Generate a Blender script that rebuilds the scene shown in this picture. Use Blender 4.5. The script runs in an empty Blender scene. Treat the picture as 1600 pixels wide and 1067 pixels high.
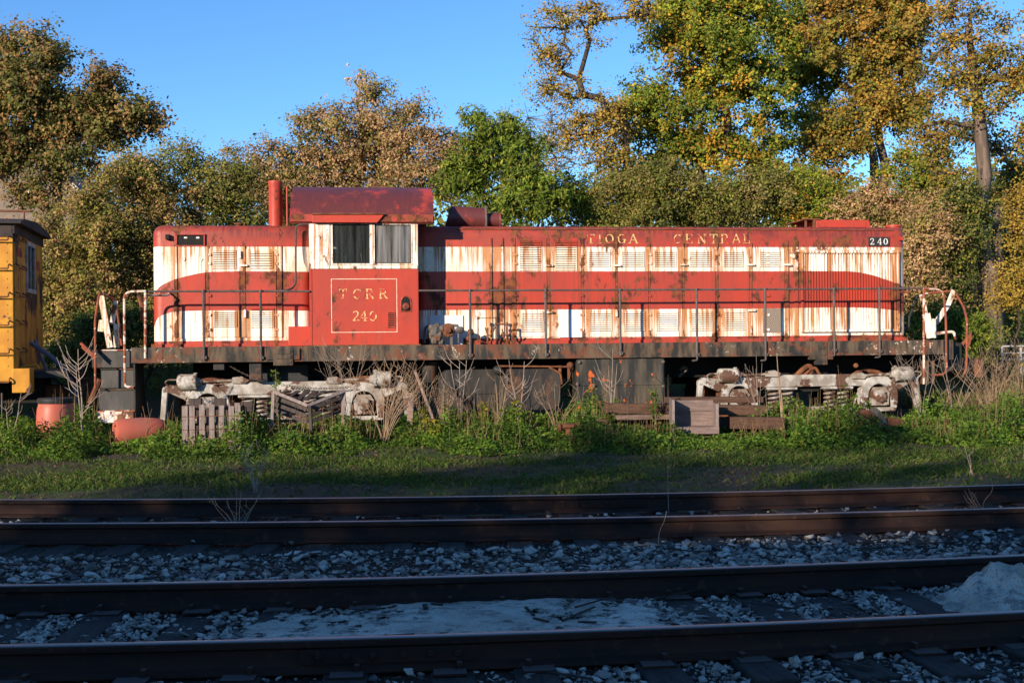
import bpy, bmesh, math, random
import numpy as np
from mathutils import Vector, Matrix

random.seed(7)
rng = np.random.default_rng(11)
SC = bpy.context.scene
COL = SC.collection
R = math.radians

# ------------------------------------------------------------------ camera
F = 1800.0          # focal length in photograph pixels (1600 wide)
HC = 1.53           # eye height above the rail heads
ROLL = 0.0093
cd = bpy.data.cameras.new('camera')
cd.sensor_width = 36.0
cd.lens = F / 1600.0 * 36.0
cd.clip_start = 0.1
cd.clip_end = 2000.0
cam = bpy.data.objects.new('camera', cd)
COL.objects.link(cam)
cam.location = (0, 0, HC)
cam.rotation_euler = (math.pi / 2, ROLL, 0)
SC.camera = cam

# ------------------------------------------------------------------ sky and sun
SUN_EL = R(15.5)
SUN_DIR = Vector((0.453, 0.660, 0)).normalized()      # the way the light travels, on plan
SUN_STRENGTH = 5.0
world = bpy.data.worlds.new('World')
SC.world = world
world.use_nodes = True
wn = world.node_tree.nodes
sky = wn.new('ShaderNodeTexSky')
sky.sky_type = 'NISHITA'
sky.sun_disc = False
sky.sun_elevation = SUN_EL
sky.sun_rotation = math.atan2(-SUN_DIR.x, -SUN_DIR.y)
sky.altitude = 400
sky.air_density = 0.9
sky.dust_density = 0.0
sky.ozone_density = 5.0
hsv = wn.new('ShaderNodeHueSaturation'); hsv.inputs['Saturation'].default_value = 1.06
world.node_tree.links.new(sky.outputs[0], hsv.inputs['Color'])
world.node_tree.links.new(hsv.outputs[0], wn['Background'].inputs[0])
wn['Background'].inputs[1].default_value = 0.15
sd = bpy.data.lights.new('sun', 'SUN')
sd.energy = SUN_STRENGTH
sd.angle = R(0.55)
sd.color = (1.0, 0.84, 0.66)
sun = bpy.data.objects.new('sun', sd)
COL.objects.link(sun)
ldir = Vector((SUN_DIR.x * math.cos(SUN_EL), SUN_DIR.y * math.cos(SUN_EL), -math.sin(SUN_EL)))
sun.rotation_euler = ldir.to_track_quat('-Z', 'Y').to_euler()
sun.location = (-20, -30, 20)

SC.view_settings.view_transform = 'Standard'
SC.view_settings.look = 'None'
SC.view_settings.exposure = 0.62
SC.view_settings.gamma = 1.0
SC.view_settings.use_curve_mapping = False
SC.render.engine = 'CYCLES'
cy = SC.cycles
cy.use_denoising = True
cy.max_bounces = 6
cy.diffuse_bounces = 3
cy.glossy_bounces = 3
cy.transmission_bounces = 4
cy.transparent_max_bounces = 8
cy.caustics_reflective = False
cy.caustics_refractive = False

# ------------------------------------------------------------------ survey: pixel of the photograph -> place
CR, SR = math.cos(ROLL), math.sin(ROLL)
def ray(px, py):
    x = (px - 800.0) / F
    z = -(py - 533.5) / F
    return Vector((x * CR + z * SR, 1.0, z * CR - x * SR))
def W(px, py, d):
    """point at depth d (metres in front of the lens)"""
    r = ray(px, py)
    return Vector((r.x * d, d, HC + r.z * d))

TH = math.atan(0.1226)                   # the engine stands 7 degrees off square
ORG = Vector((0.0, 21.2, 0.0))           # on the cab side line
UU = Vector((math.cos(TH), math.sin(TH), 0))
NN = Vector((-math.sin(TH), math.cos(TH), 0))
def L(px, py, v):
    """engine coordinates (u along, z up) of a pixel on the plane v behind the cab side"""
    r = ray(px, py)
    t = (v + (ORG - Vector((0, 0, 0))).dot(NN)) / r.dot(NN)
    p = r * t
    return ((p - ORG).dot(UU), HC + p.z)
def LU(px, v): return L(px, 470, v)[0]
def LZ(py, v, px=800): return L(px, py, v)[1]
def loco_world(u, v, z): return ORG + UU * u + NN * v + Vector((0, 0, z))

def sstep(a, b, x):
    t = min(1.0, max(0.0, (x - a) / (b - a)))
    return t * t * (3 - 2 * t)
_k = [(rng.uniform(-1, 1), rng.uniform(-1, 1), rng.uniform(0, 6.28)) for _ in range(14)]
def wob(x, y, s=1.0):
    t = 0
    for a, b, c in _k[:7]:
        t += math.sin((a * x + b * y) * s + c)
    return t / 7
def gz(x, y):
    """height of the ground"""
    z = -0.24 + 0.10 * sstep(11.6, 13.2, y) + 0.08 * sstep(15, 19, y) + 0.04 * wob(x, y, 1.6) * sstep(11, 14, y)
    e = 25.5 + 0.1 * x
    rise = sstep(e, e + 16, y)
    z += 4.4 * rise + 0.35 * wob(x, y, 0.5) * rise + 0.03 * max(0.0, y - 45)
    return z

# ------------------------------------------------------------------ mesh helpers
def link(o, parent=None):
    COL.objects.link(o)
    if parent is not None:
        o.parent = parent
    return o
def tag(o, label=None, cat=None, group=None, kind=None):
    if label: o['label'] = label
    if cat: o['category'] = cat
    if group: o['group'] = group
    if kind: o['kind'] = kind
    return o
def empty(name, loc=(0, 0, 0), rz=0.0, parent=None):
    o = bpy.data.objects.new(name, None)
    o.empty_display_size = 0.3
    o.location = loc
    o.rotation_euler = (0, 0, rz)
    return link(o, parent)
def np_mesh(name, V, Fc, mat, parent=None, col=None, smooth=False, colname='tint'):
    V = np.asarray(V, dtype=np.float32); Fc = np.asarray(Fc, dtype=np.int32)
    me = bpy.data.meshes.new(name)
    n, k = Fc.shape
    me.vertices.add(len(V)); me.loops.add(n * k); me.polygons.add(n)
    me.vertices.foreach_set('co', V.ravel())
    me.loops.foreach_set('vertex_index', Fc.ravel())
    me.polygons.foreach_set('loop_start', np.arange(0, n * k, k, dtype=np.int32))
    me.polygons.foreach_set('loop_total', np.full(n, k, dtype=np.int32))
    if smooth:
        me.polygons.foreach_set('use_smooth', np.ones(n, dtype=bool))
    me.update(calc_edges=True)
    if col is not None:
        a = me.attributes.new(colname, 'FLOAT_COLOR', 'FACE')
        c = np.ones((n, 4), dtype=np.float32); c[:, :3] = col
        a.data.foreach_set('color', c.ravel())
    me.materials.append(mat)
    o = bpy.data.objects.new(name, me)
    return link(o, parent)

class MB:
    """collects shapes, then becomes one mesh"""
    def __init__(s): s.v = []; s.f = []
    def add(s, vs, fs):
        b = len(s.v); s.v += [tuple(p) for p in vs]; s.f += [tuple(i + b for i in f) for f in fs]; return s
    def box(s, x0, x1, y0, y1, z0, z1):
        vs = [(x, y, z) for x in (x0, x1) for y in (y0, y1) for z in (z0, z1)]
        return s.add(vs, [(0, 1, 3, 2), (4, 6, 7, 5), (0, 4, 5, 1), (2, 3, 7, 6), (0, 2, 6, 4), (1, 5, 7, 3)])
    def beam(s, p0, p1, w, h, up=(0, 0, 1)):
        p0, p1 = Vector(p0), Vector(p1); d = (p1 - p0).normalized(); up = Vector(up)
        a = d.cross(up)
        if a.length < 1e-4: a = d.cross(Vector((1, 0, 0)))
        a.normalize(); b = a.cross(d).normalized()
        vs = []
        for p in (p0, p1):
            for sa, sb in ((-1, -1), (1, -1), (1, 1), (-1, 1)):
                vs.append(p + a * sa * w / 2 + b * sb * h / 2)
        return s.add(vs, [(0, 3, 2, 1), (4, 5, 6, 7)] + [(i, (i + 1) % 4, 4 + (i + 1) % 4, 4 + i) for i in range(4)])
    def prism(s, poly, y0, y1):
        """poly of (x, z) extruded along y"""
        n = len(poly)
        area = sum(poly[i][0] * poly[(i + 1) % n][1] - poly[(i + 1) % n][0] * poly[i][1] for i in range(n))
        if area < 0: poly = poly[::-1]
        vs = [(x, y0, z) for x, z in poly] + [(x, y1, z) for x, z in poly]
        return s.add(vs, [tuple(range(n)), tuple(range(2 * n - 1, n - 1, -1))] + [(i, i + n, (i + 1) % n + n, (i + 1) % n) for i in range(n)])
    def lathe(s, o, ax, prof, n=16, caps=True):
        """prof of (distance along ax, radius)"""
        o = Vector(o); ax = Vector(ax).normalized()
        a = ax.cross(Vector((0, 0, 1)))
        if a.length < 1e-3: a = Vector((1, 0, 0))
        a.normalize(); b = ax.cross(a)
        vs = []; fs = []
        for t, r in prof:
            for i in range(n):
                q = 2 * math.pi * i / n
                vs.append(o + ax * t + (a * math.cos(q) + b * math.sin(q)) * r)
        for k in range(len(prof) - 1):
            for i in range(n):
                j = (i + 1) % n
                fs.append((k * n + i, k * n + j, (k + 1) * n + j, (k + 1) * n + i))
        if caps:
            fs.append(tuple(range(n - 1, -1, -1))); m = (len(prof) - 1) * n
            fs.append(tuple(m + i for i in range(n)))
        return s.add(vs, fs)
    def cyl(s, p0, p1, r0, r1=None, n=12):
        p0, p1 = Vector(p0), Vector(p1)
        return s.lathe(p0, p1 - p0, [(0, r0), ((p1 - p0).length, r0 if r1 is None else r1)], n)
    def tube(s, path, r, n=7):
        pts = [Vector(p) for p in path]
        m = len(pts); rs = r if isinstance(r, (list, tuple)) else [r] * m
        vs = []; fs = []; a = None
        for i, p in enumerate(pts):
            d = (pts[min(i + 1, m - 1)] - pts[max(i - 1, 0)])
            d = d.normalized() if d.length > 1e-9 else Vector((0, 0, 1))
            if a is None:
                a = d.cross(Vector((0.13, 0.31, 0.94)))
                if a.length < 1e-3: a = d.cross(Vector((1, 0, 0)))
            a = (a - d * a.dot(d)).normalized(); b = d.cross(a)
            for k in range(n):
                q = 2 * math.pi * k / n
                vs.append(p + (a * math.cos(q) + b * math.sin(q)) * rs[i])
        for i in range(m - 1):
            for k in range(n):
                j = (k + 1) % n
                fs.append((i * n + k, i * n + j, (i + 1) * n + j, (i + 1) * n + k))
        fs.append(tuple(range(n - 1, -1, -1))); fs.append(tuple((m - 1) * n + k for k in range(n)))
        return s.add(vs, fs)
    def arch(s, cu, cz, r0, r1, a0, a1, y0, y1, n=10):
        A = [a0 + (a1 - a0) * i / n for i in range(n + 1)]
        return s.prism([(cu + r1 * math.cos(t), cz + r1 * math.sin(t)) for t in A] + [(cu + r0 * math.cos(t), cz + r0 * math.sin(t)) for t in A[::-1]], y0, y1)
    def build(s, name, mat, parent=None, smooth=None, bevel=0.0):
        me = bpy.data.meshes.new(name)
        me.from_pydata(s.v, [], s.f)
        me.materials.append(mat)
        if smooth:
            me.polygons.foreach_set('use_smooth', [True] * len(me.polygons))
            me.set_sharp_from_angle(angle=R(smooth if smooth is not True else 35))
        o = bpy.data.objects.new(name, me)
        if bevel:
            m = o.modifiers.new('bevel', 'BEVEL'); m.width = bevel; m.segments = 2; m.limit_method = 'ANGLE'
        return link(o, parent)
def curve_pts(ctrl, n=8):
    """Catmull-Rom through control points"""
    P = [Vector(c) for c in ctrl]; P = [2 * P[0] - P[1]] + P + [2 * P[-1] - P[-2]]
    out = []
    for i in range(1, len(P) - 2):
        for k in range(n):
            t = k / n
            a, b, c, d = P[i - 1], P[i], P[i + 1], P[i + 2]
            out.append(0.5 * ((2 * b) + (c - a) * t + (2 * a - 5 * b + 4 * c - d) * t * t + (3 * b - a - 3 * c + d) * t ** 3))
    out.append(P[-2]); return out
def bent(ctrl, r=0.08, n=4):
    """polyline with rounded corners"""
    P = [Vector(c) for c in ctrl]; out = [P[0]]
    for i in range(1, len(P) - 1):
        a = (P[i - 1] - P[i]); b = (P[i + 1] - P[i]); rr = min(r, a.length * .45, b.length * .45)
        p0 = P[i] + a.normalized() * rr; p2 = P[i] + b.normalized() * rr
        for k in range(n + 1):
            t = k / n
            out.append(p0 * (1 - t) ** 2 + P[i] * 2 * t * (1 - t) + p2 * t * t)
    out.append(P[-1]); return out

# ------------------------------------------------------------------ material helpers
class NT:
    def __init__(s, name):
        s.m = bpy.data.materials.new(name); s.m.use_nodes = True
        s.t = s.m.node_tree; s.n = s.t.nodes; s.l = s.t.links
        s.bsdf = s.n['Principled BSDF']; s.out = s.n['Material Output']
    def node(s, typ, **kw):
        n = s.n.new(typ)
        for k, v in kw.items(): setattr(n, k, v)
        return n
    def put(s, inp, val):
        if isinstance(val, bpy.types.NodeSocket): s.l.new(val, inp)
        elif isinstance(val, (tuple, list)):
            inp.default_value = tuple(val) + (1.0,) if len(val) == 3 and len(inp.default_value) == 4 else val
        else: inp.default_value = val
    def coord(s, kind='Object'): return s.node('ShaderNodeTexCoord').outputs[kind]
    def vscale(s, v, sc, loc=(0, 0, 0)):
        n = s.node('ShaderNodeMapping'); s.l.new(v, n.inputs[0]); n.inputs['Scale'].default_value = sc; n.inputs['Location'].default_value = loc
        return n.outputs[0]
    def noise(s, v, scale, detail=4, rough=0.55, dist=0.0):
        n = s.node('ShaderNodeTexNoise'); s.l.new(v, n.inputs['Vector'])
        n.inputs['Scale'].default_value = scale; n.inputs['Detail'].default_value = detail
        n.inputs['Roughness'].default_value = rough; n.inputs['Distortion'].default_value = dist
        return n.outputs['Fac']
    def math(s, op, a, b=0.0, c=0.0):
        n = s.node('ShaderNodeMath', operation=op); s.put(n.inputs[0], a); s.put(n.inputs[1], b); s.put(n.inputs[2], c)
        return n.outputs[0]
    def step(s, x, lo, hi):
        n = s.node('ShaderNodeMapRange', interpolation_type='SMOOTHSTEP'); s.put(n.inputs[0], x)
        s.put(n.inputs[1], lo); s.put(n.inputs[2], hi); n.inputs[3].default_value = 0; n.inputs[4].default_value = 1
        return n.outputs[0]
    def mix(s, fac, a, b, blend='MIX'):
        n = s.node('ShaderNodeMix', data_type='RGBA', blend_type=blend)
        s.put(n.inputs[0], fac); s.put(n.inputs[6], a); s.put(n.inputs[7], b)
        return n.outputs[2]
    def xyz(s, v):
        n = s.node('ShaderNodeSeparateXYZ'); s.l.new(v, n.inputs[0]); return n.outputs
    def curve(s, x, pts):
        n = s.node('ShaderNodeFloatCurve'); c = n.mapping.curves[0]
        n.mapping.use_clip = False
        c.points[0].location = pts[0]; c.points[1].location = pts[-1]
        for p in pts[1:-1]: c.points.new(*p)
        n.mapping.update(); s.put(n.inputs['Value'], x); return n.outputs[0]
    def bump(s, h, strength=0.3, dist=0.02):
        n = s.node('ShaderNodeBump'); s.put(n.inputs['Height'], h); n.inputs['Strength'].default_value = strength
        n.inputs['Distance'].default_value = dist; s.l.new(n.outputs[0], s.bsdf.inputs['Normal'])
    def set(s, col=None, rough=None, metal=None, spec=None):
        if col is not None: s.put(s.bsdf.inputs['Base Color'], col)
        if rough is not None: s.put(s.bsdf.inputs['Roughness'], rough)
        if metal is not None: s.put(s.bsdf.inputs['Metallic'], metal)
        if spec is not None: s.put(s.bsdf.inputs['Specular IOR Level'], spec)
        return s.m

def m_speckle(name, c1, c2, scale, c3=None, t3=0.6, rough=0.85, bump=0.3, stretch=(1, 1, 1), spec=0.3, t=(.4, .6)):
    n = NT(name); co = n.vscale(n.coord(), stretch)
    a = n.noise(co, scale, 6, .6)
    c = n.mix(n.step(a, *t), c1, c2)
    if c3 is not None:
        b = n.noise(n.vscale(co, (1, 1, 1), (3.1, 7.7, 1.3)), scale * .6, 5, .65)
        c = n.mix(n.step(b, t3, t3 + .05), c, c3)
    n.bump(n.noise(co, scale * 3, 4), bump, .01)
    return n.set(c, rough, spec=spec)

RUST = (.19, .065, .022); RUST_D = (.075, .026, .016); RUST_L = (.44, .18, .055)
RED = (.44, .048, .025); RED_D = (.26, .028, .026); CREAM = (.85, .82, .74)

CREAM_SAVE = .085
def m_paint(name, kind, amount=0.5, streak=0.5):
    """weathered engine livery: red and cream fields laid out in engine coordinates, rust on top"""
    n = NT(name); co = n.coord(); x, y, z = n.xyz(co)
    rag = n.math('MULTIPLY', n.math('SUBTRACT', n.noise(co, 14, 3), .5), .010)
    zz = n.math('ADD', z, rag)
    big = n.noise(co, 1.1, 4)
    red = n.mix(n.step(big, .38, .66), RED, (.36, .048, .031))
    darknoise = n.noise(n.vscale(co, (1, 1, 2.2), (5, 1, 2)), 1.6, 6, .65)
    if kind == 'hood':
        za, zb, zc, zd = LZ(386, .6), LZ(424, .6), LZ(484, .6), LZ(528.5, .6)
        ul, ur = LU(238, .6), LU(1417, .6)
        def zz_at(px, py): return L(px, py, .6)
        U0, U1 = ul - .1, ur + .1
        Z0, Z1 = zd - .2, za + .1
        nu = n.math('DIVIDE', n.math('SUBTRACT', x, U0), U1 - U0)
        def cv(pl):
            pts = []
            for px, py in pl:
                u, q = zz_at(px, py); pts.append(((u - U0) / (U1 - U0), (q - Z0) / (Z1 - Z0)))
            return n.math('ADD', n.math('MULTIPLY', n.curve(nu, pts), Z1 - Z0), Z0)
        up = cv([(232, 468), (245, 452), (262, 441), (290, 432), (325, 425.5), (345, 424.6), (480, 424.6), (800, 424.2), (1200, 424), (1300, 424), (1330, 424.5), (1355, 428.5), (1380, 436), (1400, 443), (1424, 455)])
        lo = cv([(232, 530), (240, 508), (246, 497), (257, 491), (273, 487), (300, 485.8), (480, 485.5), (800, 484), (1200, 482), (1320, 480.5), (1350, 481), (1385, 483.5), (1405, 486), (1424, 490)])
        top = n.step(zz, za - .004, za + .004)
        mid = n.math('MULTIPLY', n.step(n.math('SUBTRACT', zz, lo), -.004, .004), n.step(n.math('SUBTRACT', up, zz), -.004, .004))
        bot = n.step(n.math('SUBTRACT', zd, zz), -.004, .004)
        isred = n.math('MAXIMUM', n.math('MAXIMUM', top, mid), bot)
        topdark = n.math('MULTIPLY', n.step(z, za + .02, za + .28), n.step(darknoise, .34, .52))  # patchy dark red, growing towards the hood top
        red = n.mix(n.math('MULTIPLY', topdark, .85), red, (.13, .03, .03))
        edge = n.math('MAXIMUM', n.step(z, zb + .05, za), n.math('MULTIPLY', n.step(z, zd + .12, zc - .02), n.step(n.math('SUBTRACT', zc, z), -.02, .02)))
        low = n.step(n.math('SUBTRACT', zd + .22, z), 0, .3)
    elif kind == 'cab':
        za, zb = LZ(349, 0, 565), LZ(420.5, 0, 565)
        isred = n.math('SUBTRACT', 1.0, n.math('MULTIPLY', n.step(zz, zb - .004, zb + .004), n.step(n.math('SUBTRACT', za, zz), -.004, .004)))
        edge = 0.4; low = 0.0
    elif kind == 'roof':
        isred = 1.0; edge = 0.0; low = 0.0
        red = n.mix(n.step(n.noise(n.vscale(co, (1, .8, .9), (2, 0, 1)), 1.3, 7, .68), .33, .47), (.44, .05, .034), (.11, .03, .03))
    else:
        isred = 1.0 if kind == 'red' else 0.0; edge = 0.3; low = 0.3
    base = n.mix(isred, CREAM, red)
    if kind == 'hood':
        dmin = None
        for q in (275, 324.5, 380, 437, 767, 784.5, 803, 857.5, 910.5, 964, 1015, 1068, 1120.5, 1173.5, 1229, 1244, 1402):
            d_ = n.math('ABSOLUTE', n.math('SUBTRACT', x, LU(q, .6))); dmin = d_ if dmin is None else n.math('MINIMUM', dmin, d_)
        seam = n.math('SUBTRACT', 1.0, n.step(n.math('ADD', dmin, n.math('MULTIPLY', n.math('SUBTRACT', n.noise(co, 5, 4, .65), .5), .22)), .0, .14))
        seamw = n.math('SUBTRACT', 1.0, n.step(n.math('ADD', dmin, n.math('MULTIPLY', n.math('SUBTRACT', n.noise(n.vscale(co, (5, 1, .7)), 1.3, 4, .65), .5), .30)), .0, .22))
    else: seam = 0.0; seamw = 0.0
    # streaks: fine, running down
    st = n.noise(n.vscale(co, (22, 6, .55)), 1.0, 5, .62)
    st2 = n.noise(n.vscale(co, (7, 3, .8), (3, 0, 0)), 1.0, 3, .6)
    sm = n.math('MULTIPLY', n.step(st, .44, .62), n.step(st2, .36, .56))
    sfac = n.math('MULTIPLY', n.math('ADD', sm, n.math('MULTIPLY', n.step(st, .36, .58), n.math('MULTIPLY', seamw, 1.1))), n.math('ADD', streak * .8, n.math('MULTIPLY', edge, streak * .9)))
    sfac = n.math('MINIMUM', sfac, .95)
    ivory = n.mix(n.step(n.noise(n.vscale(co, (3, 3, .5), (1, 2, 3)), 1.2, 4), .42, .72), base, n.mix(isred, (.80, .66, .46), red))
    base = n.mix(n.math('MULTIPLY', n.math('SUBTRACT', 1.0, isred), .8), base, ivory)
    base = n.mix(sfac, base, n.mix(isred, RUST_L, (.30, .05, .03)))
    # flaked patches
    pn = n.noise(n.vscale(co, (1.5, 1, .8)), 2.6, 9, .72, .25)
    pn2 = n.noise(n.vscale(co, (1, 1, 1), (9, 4, 6)), 1.1, 2)
    t0 = .655 - .20 * amount
    pm = n.math('ADD', pn, n.math('MULTIPLY', n.math('SUBTRACT', pn2, .5), .35))
    pm = n.math('ADD', pm, n.math('MULTIPLY', low, .06))
    pm = n.math('ADD', pm, n.math('MULTIPLY', seam, .075))
    pm = n.math('SUBTRACT', pm, n.math('MULTIPLY', n.math('SUBTRACT', 1.0, isred), CREAM_SAVE))
    flake = n.step(pm, t0, t0 + .02); halo = n.step(pm, t0 - .07, t0 + .01)
    rc = n.mix(n.step(n.noise(co, 9, 5), .4, .62), RUST_D, RUST)
    base = n.mix(n.math('MULTIPLY', halo, .55), base, n.mix(isred, RUST_L, (.28, .045, .035)))
    base = n.mix(n.math('MULTIPLY', flake, .93), base, rc)
    fine = n.step(n.noise(co, 34, 4, .7), .645 - .06 * amount, .68 - .06 * amount)
    base = n.mix(n.math('MULTIPLY', fine, .8), base, RUST)
    n.bump(n.math('ADD', n.noise(co, 6, 5), n.math('MULTIPLY', flake, -.25)), .22, .02)
    return n.set(base, n.mix(flake, (.48, .48, .48), (.9, .9, .9)), spec=.35)

M = {}
M['hood'] = m_paint('weathered_livery', 'hood', .50, .80)
M['door'] = m_paint('weathered_door_livery', 'hood', .40, .80)
M['post'] = m_paint('rusty_door_post_livery', 'hood', .62, 1.25)
M['grid'] = m_paint('rusty_radiator_livery', 'hood', .36, 1.5)
M['cab'] = m_paint('cab_livery', 'cab', .20, .35)
M['cabtrim'] = m_paint('rusty_cab_window_trim', 'cab', .7, 1.2)
M['cabroof'] = m_paint('cab_roof_paint', 'roof', .1, .2)
M['redmetal'] = m_paint('red_weathered_metal', 'red', .05, .1)
M['redrust'] = m_paint('red_rusted_metal', 'red', .7, .5)
M['whitemetal'] = m_paint('white_rusted_metal', 'white', .75, .8)
M['whitepanel'] = m_speckle('white_patch_panel', (.66, .68, .70), (.58, .6, .62), 3, (.25, .12, .06), .72, .6)
M['black'] = m_speckle('black_frame_paint', (.018, .018, .018), (.035, .032, .03), 5, (.10, .045, .025), .6, .6, .3)
def m_sill():
    n = NT('side_sill_black_rusted'); co = n.coord()
    a = n.noise(n.vscale(co, (2.6, 1, .6)), 2.2, 5, .6)
    c = n.mix(n.step(a, .38, .64), (.022, .022, .021), (.12, .085, .055))
    b = n.noise(n.vscale(co, (1, 1, 1), (4, 2, 1)), 3.2, 7, .66)
    c = n.mix(n.math('MULTIPLY', n.step(b, .52, .60), .8), c, (.15, .05, .025))
    d = n.noise(co, 13, 5, .7); e = n.noise(co, .9, 2)
    c = n.mix(n.math('MULTIPLY', n.step(d, .60, .64), n.step(e, .5, .62)), c, (.46, .42, .34))
    n.bump(b, .3, .02)
    return n.set(c, .75, spec=.3)
M['sill'] = m_sill()
M['tank'] = m_speckle('grey_black_tank_paint', (.020, .019, .018), (.042, .036, .031), 2.5, (.085, .042, .024), .56, .6, .3, (1.6, 1, .6))
def m_boxpanel():
    n = NT('battery_box_paint'); co = n.coord()
    a = n.noise(n.vscale(co, (3, 1, .5)), 1.6, 5, .6)
    c = n.mix(n.step(a, .42, .66), (.020, .021, .020), (.085, .068, .048))
    b = n.noise(n.vscale(co, (1.2, 1, 1), (2.2, 0, 5.3)), 3.1, 4, .5)
    c = n.mix(n.step(b, .605, .63), c, (.48, .10, .015))
    n.bump(a, .2, .01)
    return n.set(c, .6, spec=.35)
M['boxpanel'] = m_boxpanel()
M['stepgrey'] = m_speckle('worn_black_step_paint', (.05, .049, .047), (.075, .07, .065), 4, (.12, .06, .035), .62, .6, .25, (1.5, 1, .5))
M['truck'] = m_speckle('silver_truck_paint', (.44, .425, .395), (.24, .21, .18), 3.8, (.10, .052, .034), .525, .6, .45)
M['truckdirty'] = m_speckle('dirty_silver_paint', (.33, .295, .26), (.19, .145, .11), 5, (.10, .05, .03), .50, .6, .35)
M['rust'] = m_speckle('bare_rust', (.11, .042, .024), (.19, .075, .035), 5, (.05, .03, .025), .62, .9, .4)
M['greyiron'] = m_speckle('grey_greasy_iron', (.13, .12, .105), (.08, .065, .055), 9, (.14, .06, .035), .6, .8, .5)
M['handrail'] = m_speckle('grey_brown_handrail_paint', (.10, .085, .078), (.075, .055, .05), 12, (.16, .06, .035), .64, .6, .2)
M['whiterail'] = m_speckle('chipped_white_handrail_paint', (.68, .62, .52), (.58, .46, .36), 9, (.26, .07, .03), .47, .65, .35)
M['orangerail'] = m_speckle('rusty_orange_handrail_paint', (.30, .075, .035), (.19, .06, .035), 8, (.55, .42, .32), .60, .7, .35)
M['dark'] = m_speckle('dark_underside', (.012, .011, .010), (.02, .018, .016), 4, rough=.9)
M['rubber'] = m_speckle('black_rubber', (.02, .02, .022), (.032, .032, .034), 6, rough=.55)
M['slateplastic'] = m_speckle('grey_blue_hose_plastic', (.12, .14, .19), (.09, .1, .14), 6, rough=.5)
def m_gold():
    n = NT('worn_gold_lettering'); co = n.coord()
    a = n.noise(co, 13, 5, .7)
    c = n.mix(n.step(a, .49, .54), (.66, .45, .19), (.40, .05, .038))
    return n.set(c, .5, spec=.3)
M['gold'] = m_gold()
M['creamline'] = m_speckle('cream_pinstripe', (.76, .62, .48), (.66, .44, .33), 12, (.42, .05, .04), .66, .5, 0)
M['whiteletter'] = m_speckle('white_numeral', (.75, .75, .73), (.6, .6, .6), 20, rough=.5, bump=0)
def m_glass(name, tint, gloss, dirt, dc=(.2, .2, .19)):
    n = NT(name); co = n.coord()
    tr = n.node('ShaderNodeBsdfTransparent'); tr.inputs[0].default_value = tint + (1,)
    gl = n.node('ShaderNodeBsdfGlossy'); gl.inputs['Roughness'].default_value = .04
    df = n.node('ShaderNodeBsdfDiffuse')
    st = n.noise(n.vscale(co, (18, 5, .7)), 1.0, 5, .65)
    dcol = n.mix(n.step(st, .38, .68), tuple(q * .55 for q in dc), dc); n.l.new(dcol, df.inputs[0])
    lw = n.node('ShaderNodeFresnel'); lw.inputs[0].default_value = 1.5
    m1 = n.node('ShaderNodeMixShader'); n.l.new(n.math('ADD', lw.outputs[0], gloss), m1.inputs[0]); n.l.new(tr.outputs[0], m1.inputs[1]); n.l.new(gl.outputs[0], m1.inputs[2])
    m2 = n.node('ShaderNodeMixShader'); n.l.new(n.math('MULTIPLY', n.step(st, .2, .6), dirt), m2.inputs[0]); n.l.new(m1.outputs[0], m2.inputs[1]); n.l.new(df.outputs[0], m2.inputs[2])
    n.l.new(m2.outputs[0], n.out.inputs[0])
    return n.m
M['glass'] = m_glass('clear_cab_glass', (.62, .68, .66), .05, .22, (.16, .18, .17))  # grey-green dirt tint also lightens the pane in place of reflections
M['dirtyglass'] = m_glass('grimy_cab_glass', (.5, .5, .5), .02, .95, (.22, .215, .21))
def m_mesh():
    n = NT('wire_mesh_screen'); co = n.coord()
    w = n.node('ShaderNodeTexWave', wave_type='BANDS'); 
    x, y, z = n.xyz(co)
    a = n.math('SINE', n.math('MULTIPLY', n.math('ADD', x, z), 160)); b = n.math('SINE', n.math('MULTIPLY', n.math('SUBTRACT', x, z), 160))
    f = n.step(n.math('MAXIMUM', a, b), .45, .75)
    return n.set(n.mix(f, (.06, .04, .03), (.38, .31, .24)), .7)
M['mesh'] = m_mesh()

def m_wood(name, c1, c2, c3, st=(1, 8, 8), rough=.9):
    n = NT(name); co = n.vscale(n.coord(), st)
    a = n.noise(co, 2.5, 7, .65); b = n.noise(n.vscale(co, (1, 3, 3)), 6, 4, .6)
    c = n.mix(n.step(a, .35, .65), c1, c2); c = n.mix(n.step(b, .56, .68), c, c3)
    n.bump(n.math('ADD', a, b), .5, .01)
    return n.set(c, rough, spec=.2)
M['palletwood'] = m_wood('grey_pallet_wood', (.27, .22, .20), (.18, .14, .13), (.10, .07, .065), (9, 9, 1))
M['palletwood2'] = m_wood('dark_pallet_wood', (.075, .06, .053), (.05, .038, .034), (.025, .019, .016), (6, 6, 1))
M['timber'] = m_wood('brown_timber', (.12, .066, .043), (.075, .043, .03), (.035, .022, .017), (1, 9, 9))
M['timberpale'] = m_wood('weathered_timber', (.27, .19, .15), (.16, .105, .08), (.07, .045, .035), (1, 9, 9))
M['boxwood'] = m_wood('grey_box_board', (.22, .16, .14), (.15, .11, .10), (.09, .065, .06), (1.2, 7, 7))
M['tie'] = m_wood('creosoted_tie', (.036, .029, .025), (.06, .049, .042), (.012, .010, .009), (7, 1, 7))
M['bark'] = m_speckle('grey_brown_bark', (.17, .125, .095), (.10, .075, .058), 5, (.05, .037, .03), .55, .95, .8, (1.6, 1.6, .35))
M['darkbark'] = m_speckle('dark_bark', (.075, .055, .043), (.045, .033, .026), 5, rough=.95, bump=.7, stretch=(1.6, 1.6, .35))
M['straw'] = m_speckle('dry_straw_stem', (.34, .24, .15), (.24, .155, .10), 6, rough=.9, bump=0)
M['twig'] = m_speckle('grey_twig', (.33, .27, .22), (.22, .17, .135), 6, rough=.9, bump=0)
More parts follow.
